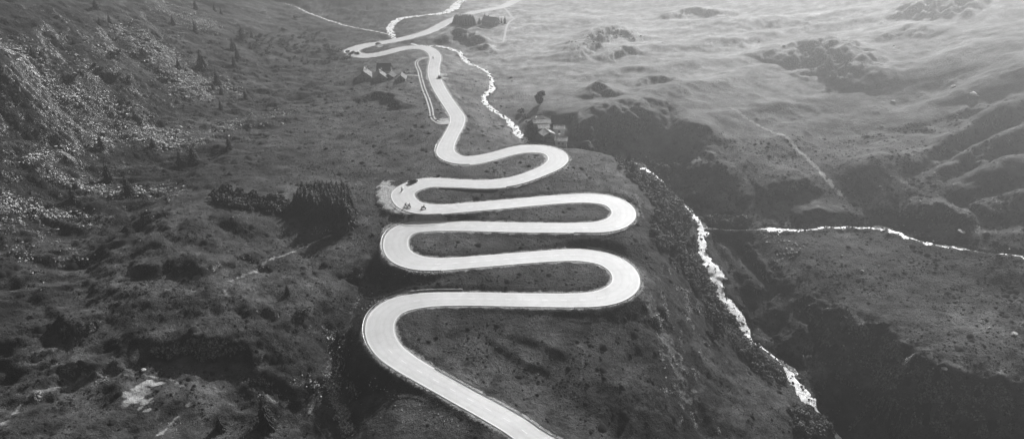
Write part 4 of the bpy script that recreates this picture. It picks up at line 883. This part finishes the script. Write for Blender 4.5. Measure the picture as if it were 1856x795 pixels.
for a_, b_, s_, lab in [((1010,820),(770,678),-1,'crash barrier on the right side of the lowest straight'),((800,695),(760,544),1,'crash barrier round the outside of the lowest left hairpin'),((1040,543),(1060,462),-1,'crash barrier round the outside of the lowest right hairpin'),((800,479),(745,412),1,'crash barrier round the outside of the second left hairpin'),
 ((1040,412),(1010,361),-1,'crash barrier round the outside of the second right hairpin'),((800,379),(720,372),1,'short crash barrier before the lay-by hairpin'),((912,331),(935,272),-1,'crash barrier round the outside of the third right hairpin'),((850,291),(808,262),1,'crash barrier outside the bend above the hairpins')]:
    i0, i1 = ridx(*a_), ridx(*b_)
    rail(i0, i1, s_, lab)
# low stone wall holding the slope behind the lowest hairpin
def stone_wall(px0, px1, side, off, h, label, th=.5):
    i0, i1 = ridx(*px0), ridx(*px1); N, T = normals2(road); idx = np.arange(i0, i1, 2); c = road[i0, :3]; V = []; Q = []
    for k in idx:
        for u, z in ((0, -.6), (0, h), (th, h), (th, -.6)):
            o = (road_w[k] * .5 + off + u) * side; V.append((road[k, 0] + N[k, 0] * o - c[0], road[k, 1] + N[k, 1] * o - c[1], road[k, 2] - c[2] + z + (.05 * math.sin(k * 1.7) if z > 0 else 0)))
    for k in range(len(idx) - 1):
        for j in range(4): a_, b_ = k * 4 + j, k * 4 + (j + 1) % 4; Q.append((a_, b_, b_ + 4, a_ + 4))
    Q += [(0, 1, 2, 3), tuple(len(V) - 4 + j for j in (3, 2, 1, 0))]
    link('retaining_wall', mesh_from('retaining_wall', V, np.array(Q), M['darkrock'], False), None, tuple(c), label=label, category='wall')
stone_wall((746,546), (840,541), 1, 1.0, .4, 'low stone wall behind the road after the lowest left hairpin')
stone_wall((745,412), (830,410), 1, 1.0, .55, 'low stone wall behind the road after the second left hairpin')
stone_wall((800,331), (905,332), -1, 1.1, .35, 'low stone kerb wall in front of the road above the lay-by hairpin')

# ------------------------------------------------------------------ vehicles and riders
def prof_mesh(name, prof, half, mat, inset=0.0, top=.8, zmid=.8):
    """side profile (y, z) swept across, narrowing above zmid"""
    bm = bmesh.new(); L = []
    for s_ in (-1, 1): L.append([bm.verts.new((s_ * half * (1 if z <= zmid else top), y, z)) for y, z in prof])
    bm.faces.new(L[0]); bm.faces.new(L[1][::-1]); n = len(prof)
    for i in range(n): j = (i + 1) % n; bm.faces.new((L[0][j], L[0][i], L[1][i], L[1][j]))
    bmesh.ops.recalc_face_normals(bm, faces=bm.faces); bmesh.ops.bevel(bm, geom=list(bm.edges), offset=.05, segments=2, affect='EDGES', clamp_overlap=True)
    return bm_mesh(name, bm, mat, True)
def wheel(parent, x, y, r=.32, w=.2, nm='wheel'):
    bm = bmesh.new(); cyl(bm, (-w / 2, 0, 0), (w / 2, 0, 0), r * .6, n=14); wh = part(nm, bm_mesh('wheel', bm, M['rim']), parent, (x, y, r))
    bm = bmesh.new()
    ring = [(-w / 2, r * .62), (-w / 2, r * .92), (-w * .3, r), (w * .3, r), (w / 2, r * .92), (w / 2, r * .62)]; nseg = 18; vs_ = []
    for k in range(nseg): a = k / nseg * 6.2832; vs_.append([bm.verts.new((u, math.cos(a) * q, math.sin(a) * q)) for u, q in ring])
    for k in range(nseg):
        for j in range(len(ring)): j2 = (j + 1) % len(ring); bm.faces.new((vs_[k][j], vs_[k][j2], vs_[(k + 1) % nseg][j2], vs_[(k + 1) % nseg][j]))
    bmesh.ops.recalc_face_normals(bm, faces=bm.faces); part('tyre', bm_mesh('tyre', bm, M['tyre'], True), wh)
def car(px, py, label, paint, flip=False, lane=None, stay=False):
    k = ridx(px, py); x, y = to_world(px, py, road[k, 2]); z = road[k, 2] + .03; x, y = float(x), float(y)
    if stay: z = gz(x, y)
    az = math.atan2(rT[k, 1], rT[k, 0]) - math.pi / 2 + (math.pi if flip else 0); t = empty('parked_car' if stay else 'car', (x, y, z), az, label, 'car')
    body = [(-2.1, .28), (2.1, .28), (2.15, .62), (2.0, .78), (1.1, .92), (-1.0, .98), (-2.0, .92), (-2.15, .6)]
    part('body', prof_mesh('body', body, .88, M[paint], zmid=.7, top=.94), t)
    part('cabin', prof_mesh('cabin', [(1.05, .90), (.35, 1.36), (-1.0, 1.42), (-1.75, .94)], .80, M['glass'], top=.84, zmid=1.0), t)
    bm = bmesh.new(); box(bm, (0, -.35, 1.415), (1.22, 1.25, .05)); part('roof', bm_mesh('roof', bm, M[paint]), t)
    for sx_ in (-1, 1):
        for yy_ in (-1.3, 1.35): wheel(t, sx_ * .80, yy_)
        bm = bmesh.new(); box(bm, (0, 0, 0), (.36, .08, .16)); part('headlight', bm_mesh('headlight', bm, M['lamp']), t, (sx_ * .62, 2.12, .66))
        bm = bmesh.new(); box(bm, (0, 0, 0), (.3, .08, .16)); part('tail_light', bm_mesh('tail_light', bm, M['rlamp']), t, (sx_ * .62, -2.12, .72))
        bm = bmesh.new(); box(bm, (0, 0, 0), (.16, .1, .12)); part('mirror', bm_mesh('mirror', bm, M[paint]), t, (sx_ * .95, .75, .98))
    return t
car(748, 331, 'dark open-looking car entering the lay-by hairpin', 'paintd', True)
car(648, 98, 'dark car in the bend of the uppermost hairpin', 'paintd')
car(686, 80.5, 'light grey car pulled into the lay-by of the upper road', 'paintl', stay=False)
car(797, 141, 'dark car standing at the right edge of the long straight', 'paintd')
def skin_person():
    J = [(0, -.15, .82), (0, -.02, 1.08), (0, .12, 1.32), (0, .17, 1.42), (0, .22, 1.56), (0, .23, 1.68)]; R = [.15, .14, .16, .06, .09, .085]; E = [(0, 1), (1, 2), (2, 3), (3, 4), (4, 5)]
    for s_ in (-1, 1):
        b = len(J); J += [(s_ * .19, .12, 1.34), (s_ * .30, .30, 1.12), (s_ * .33, .52, 1.03), (s_ * .33, .60, 1.02)]; R += [.075, .055, .038, .035]; E += [(2, b), (b, b + 1), (b + 1, b + 2), (b + 2, b + 3)]
        for f in range(4):
            c = len(J); o = (f - 1.5) * .022; J += [(s_ * (.33 + o), .66, 1.03), (s_ * (.33 + o), .675 - .004 * f, .995)]; R += [.009, .008]; E += [(b + 3, c), (c, c + 1)]
        c = len(J); J += [(s_ * .285, .62, .995), (s_ * .28, .66, .985)]; R += [.011, .009]; E += [(b + 3, c), (c, c + 1)]
        b = len(J); J += [(s_ * .12, -.12, .80), (s_ * .24, .30, .72), (s_ * .22, .02, .34), (s_ * .22, .16, .28)]; R += [.10, .075, .05, .045]; E += [(0, b), (b, b + 1), (b + 1, b + 2), (b + 2, b + 3)]
    me = bpy.data.meshes.new('person'); me.from_pydata(J, E, []); o = bpy.data.objects.new('tmp', me); COL.objects.link(o); m_ = o.modifiers.new('s', 'SKIN')
    for v, r in zip(me.skin_vertices[0].data, R): v.radius = (r, r)
    me.skin_vertices[0].data[0].use_root = True; o.modifiers.new('b', 'SUBSURF').levels = 1
    dg = bpy.context.evaluated_depsgraph_get(); out = bpy.data.meshes.new_from_object(o.evaluated_get(dg)); bpy.data.objects.remove(o); out.name = 'person'; out.polygons.foreach_set('use_smooth', np.ones(len(out.polygons), bool)); return out
person_me = skin_person()
def helmet():
    bm = bmesh.new(); bmesh.ops.create_uvsphere(bm, u_segments=16, v_segments=10, radius=.155)
    for v in bm.verts: v.co.y *= 1.15; v.co += Vector((0, .24, 1.68))
    return bm_mesh('helmet', bm, M['cloth'], True)
helm = helmet()
vb = bmesh.new(); box(vb, (0, .38, 1.68), (.2, .08, .1)); visor_me = bm_mesh('visor', vb, M['glass'])
def motorbike(px, py, blabel, plabel, pale_, flip=False, lean=0):
    k = ridx(px, py); x, y = map(float, to_world(px, py, road[k, 2])); z = road[k, 2] + .04; az = math.atan2(rT[k, 1], rT[k, 0]) - math.pi / 2 + (math.pi if flip else 0)
    t = empty('motorcycle', (x, y, z), az, blabel, 'motorcycle'); wheel(t, 0, .78, .31, .14); wheel(t, 0, -.72, .31, .18)
    part('body', prof_mesh('body', [(-.5, .35), (.35, .3), (.55, .7), (.35, .98), (.05, 1.0), (-.1, .8), (-.75, .85), (-.95, .95), (-.6, .6)], .17, M['paintd'], zmid=.9, top=.8), t)
    bm = bmesh.new(); box(bm, (0, -.35, .84), (.30, .65, .10)); part('seat', bm_mesh('seat', bm, M['cloth']), t)
    bm = bmesh.new(); cyl(bm, (-.38, .58, 1.02), (.38, .58, 1.02), .02); part('handlebar', bm_mesh('handlebar', bm, M['steel']), t)
    bm = bmesh.new(); cyl(bm, (-.07, .78, .31), (-.07, .52, 1.0), .028); cyl(bm, (.07, .78, .31), (.07, .52, 1.0), .028); part('fork', bm_mesh('fork', bm, M['steel']), t)
    bm = bmesh.new(); box(bm, (0, .66, .9), (.18, .08, .16)); part('headlight', bm_mesh('headlight', bm, M['lamp']), t)
    me = person_me.copy(); me.materials.clear(); me.materials.append(M['clothl' if pale_ else 'cloth'])
    p = link('person', me, None, (x, y, z), az, label=plabel, category='person'); KIDS[p.name] = []
    h = link('helmet', helm, p); link('visor', visor_me, h)
motorbike(729, 346, 'motorcycle in the middle of the lay-by hairpin, ridden by the pale rider', 'rider in a pale jacket on the motorcycle in mid-hairpin', True, True)
motorbike(736, 374, 'left motorcycle of the pair leaving the lay-by hairpin', 'dark-clad rider on the left motorcycle of the pair', False, True)
motorbike(742, 375, 'right motorcycle of the pair leaving the lay-by hairpin', 'dark-clad rider on the right motorcycle of the pair', False, True)
motorbike(768, 378, 'single motorcycle on the straight just after the lay-by hairpin', 'dark-clad rider alone on the straight after the hairpin', False, True)
motorbike(785, 107, 'motorcycle near the lane junction on the upper straight', 'dark-clad rider near the lane junction on the upper straight', False, True)
# ------------------------------------------------------------------ daylight, air, camera
SUN_EL, SUN_AZ = math.radians(SUN[0]), math.radians(SUN[1])     # azimuth clockwise from the view direction (+Y)
sd = Vector((math.sin(SUN_AZ) * math.cos(SUN_EL), math.cos(SUN_AZ) * math.cos(SUN_EL), math.sin(SUN_EL)))
w = bpy.data.worlds.new('World'); scene.world = w; w.use_nodes = True; nt = w.node_tree
sky = nt.nodes.new('ShaderNodeTexSky'); sky.sky_type = 'NISHITA'; sky.sun_disc = False; sky.sun_elevation = SUN_EL; sky.sun_rotation = SUN_AZ
bw = nt.nodes.new('ShaderNodeRGBToBW'); nt.links.new(sky.outputs[0], bw.inputs[0]); bg = nt.nodes['Background']; nt.links.new(bw.outputs[0], bg.inputs[0]); bg.inputs[1].default_value = SKY
ld = bpy.data.lights.new('sun', 'SUN'); ld.energy = SUN[2]; ld.angle = math.radians(.5); ld.color = (1, 1, 1); lo = bpy.data.objects.new('sun', ld); COL.objects.link(lo); lo.rotation_euler = sd.to_track_quat('Z', 'Y').to_euler(); lo.location = (200, 300, 300)
if HAZE > 0:
    zb, zt = float(H.min()) - 1.5, max(float(H.max()), CAM_H) + 4; x0, x1, y0, y1 = GX[0] - 3, GX[-1] + 3, GY[0] - 3, GY[-1] + 3
    V = [(x, y, z) for z in (zb, zt) for x, y in ((x0, y0), (x1, y0), (x1, y1), (x0, y1))]
    me = bpy.data.meshes.new('haze'); me.from_pydata(V, [], [(3, 2, 1, 0), (4, 5, 6, 7), (0, 1, 5, 4), (1, 2, 6, 5), (2, 3, 7, 6), (3, 0, 4, 7)])
    hm = bpy.data.materials.new('mountain_air'); hm.use_nodes = True; t = hm.node_tree; t.nodes.clear(); o = t.nodes.new('ShaderNodeOutputMaterial'); v = t.nodes.new('ShaderNodeVolumePrincipled')
    v.inputs['Color'].default_value = (.95, .95, .95, 1); v.inputs['Density'].default_value = HAZE; v.inputs['Anisotropy'].default_value = ANI; t.links.new(v.outputs[0], o.inputs['Volume']); me.materials.append(hm)
    link('haze', me, kind='stuff')
cd_ = bpy.data.cameras.new('camera'); cd_.sensor_width = 36; cd_.lens = FOC / 1856 * 36; cd_.clip_start = .5; cd_.clip_end = 5000
cam = bpy.data.objects.new('camera', cd_); COL.objects.link(cam); cam.location = (0, 0, CAM_H); cam.rotation_euler = (math.radians(90) - PITCH, 0, 0); scene.camera = cam
vs = scene.view_settings; vs.view_transform = 'Standard'; vs.look = 'None'; vs.gamma = 1; vs.exposure = EXPO; vs.use_curve_mapping = False
scene.cycles.use_denoising = True
scene.cycles.volume_bounces = 0; scene.cycles.max_bounces = 5; scene.cycles.diffuse_bounces = 2
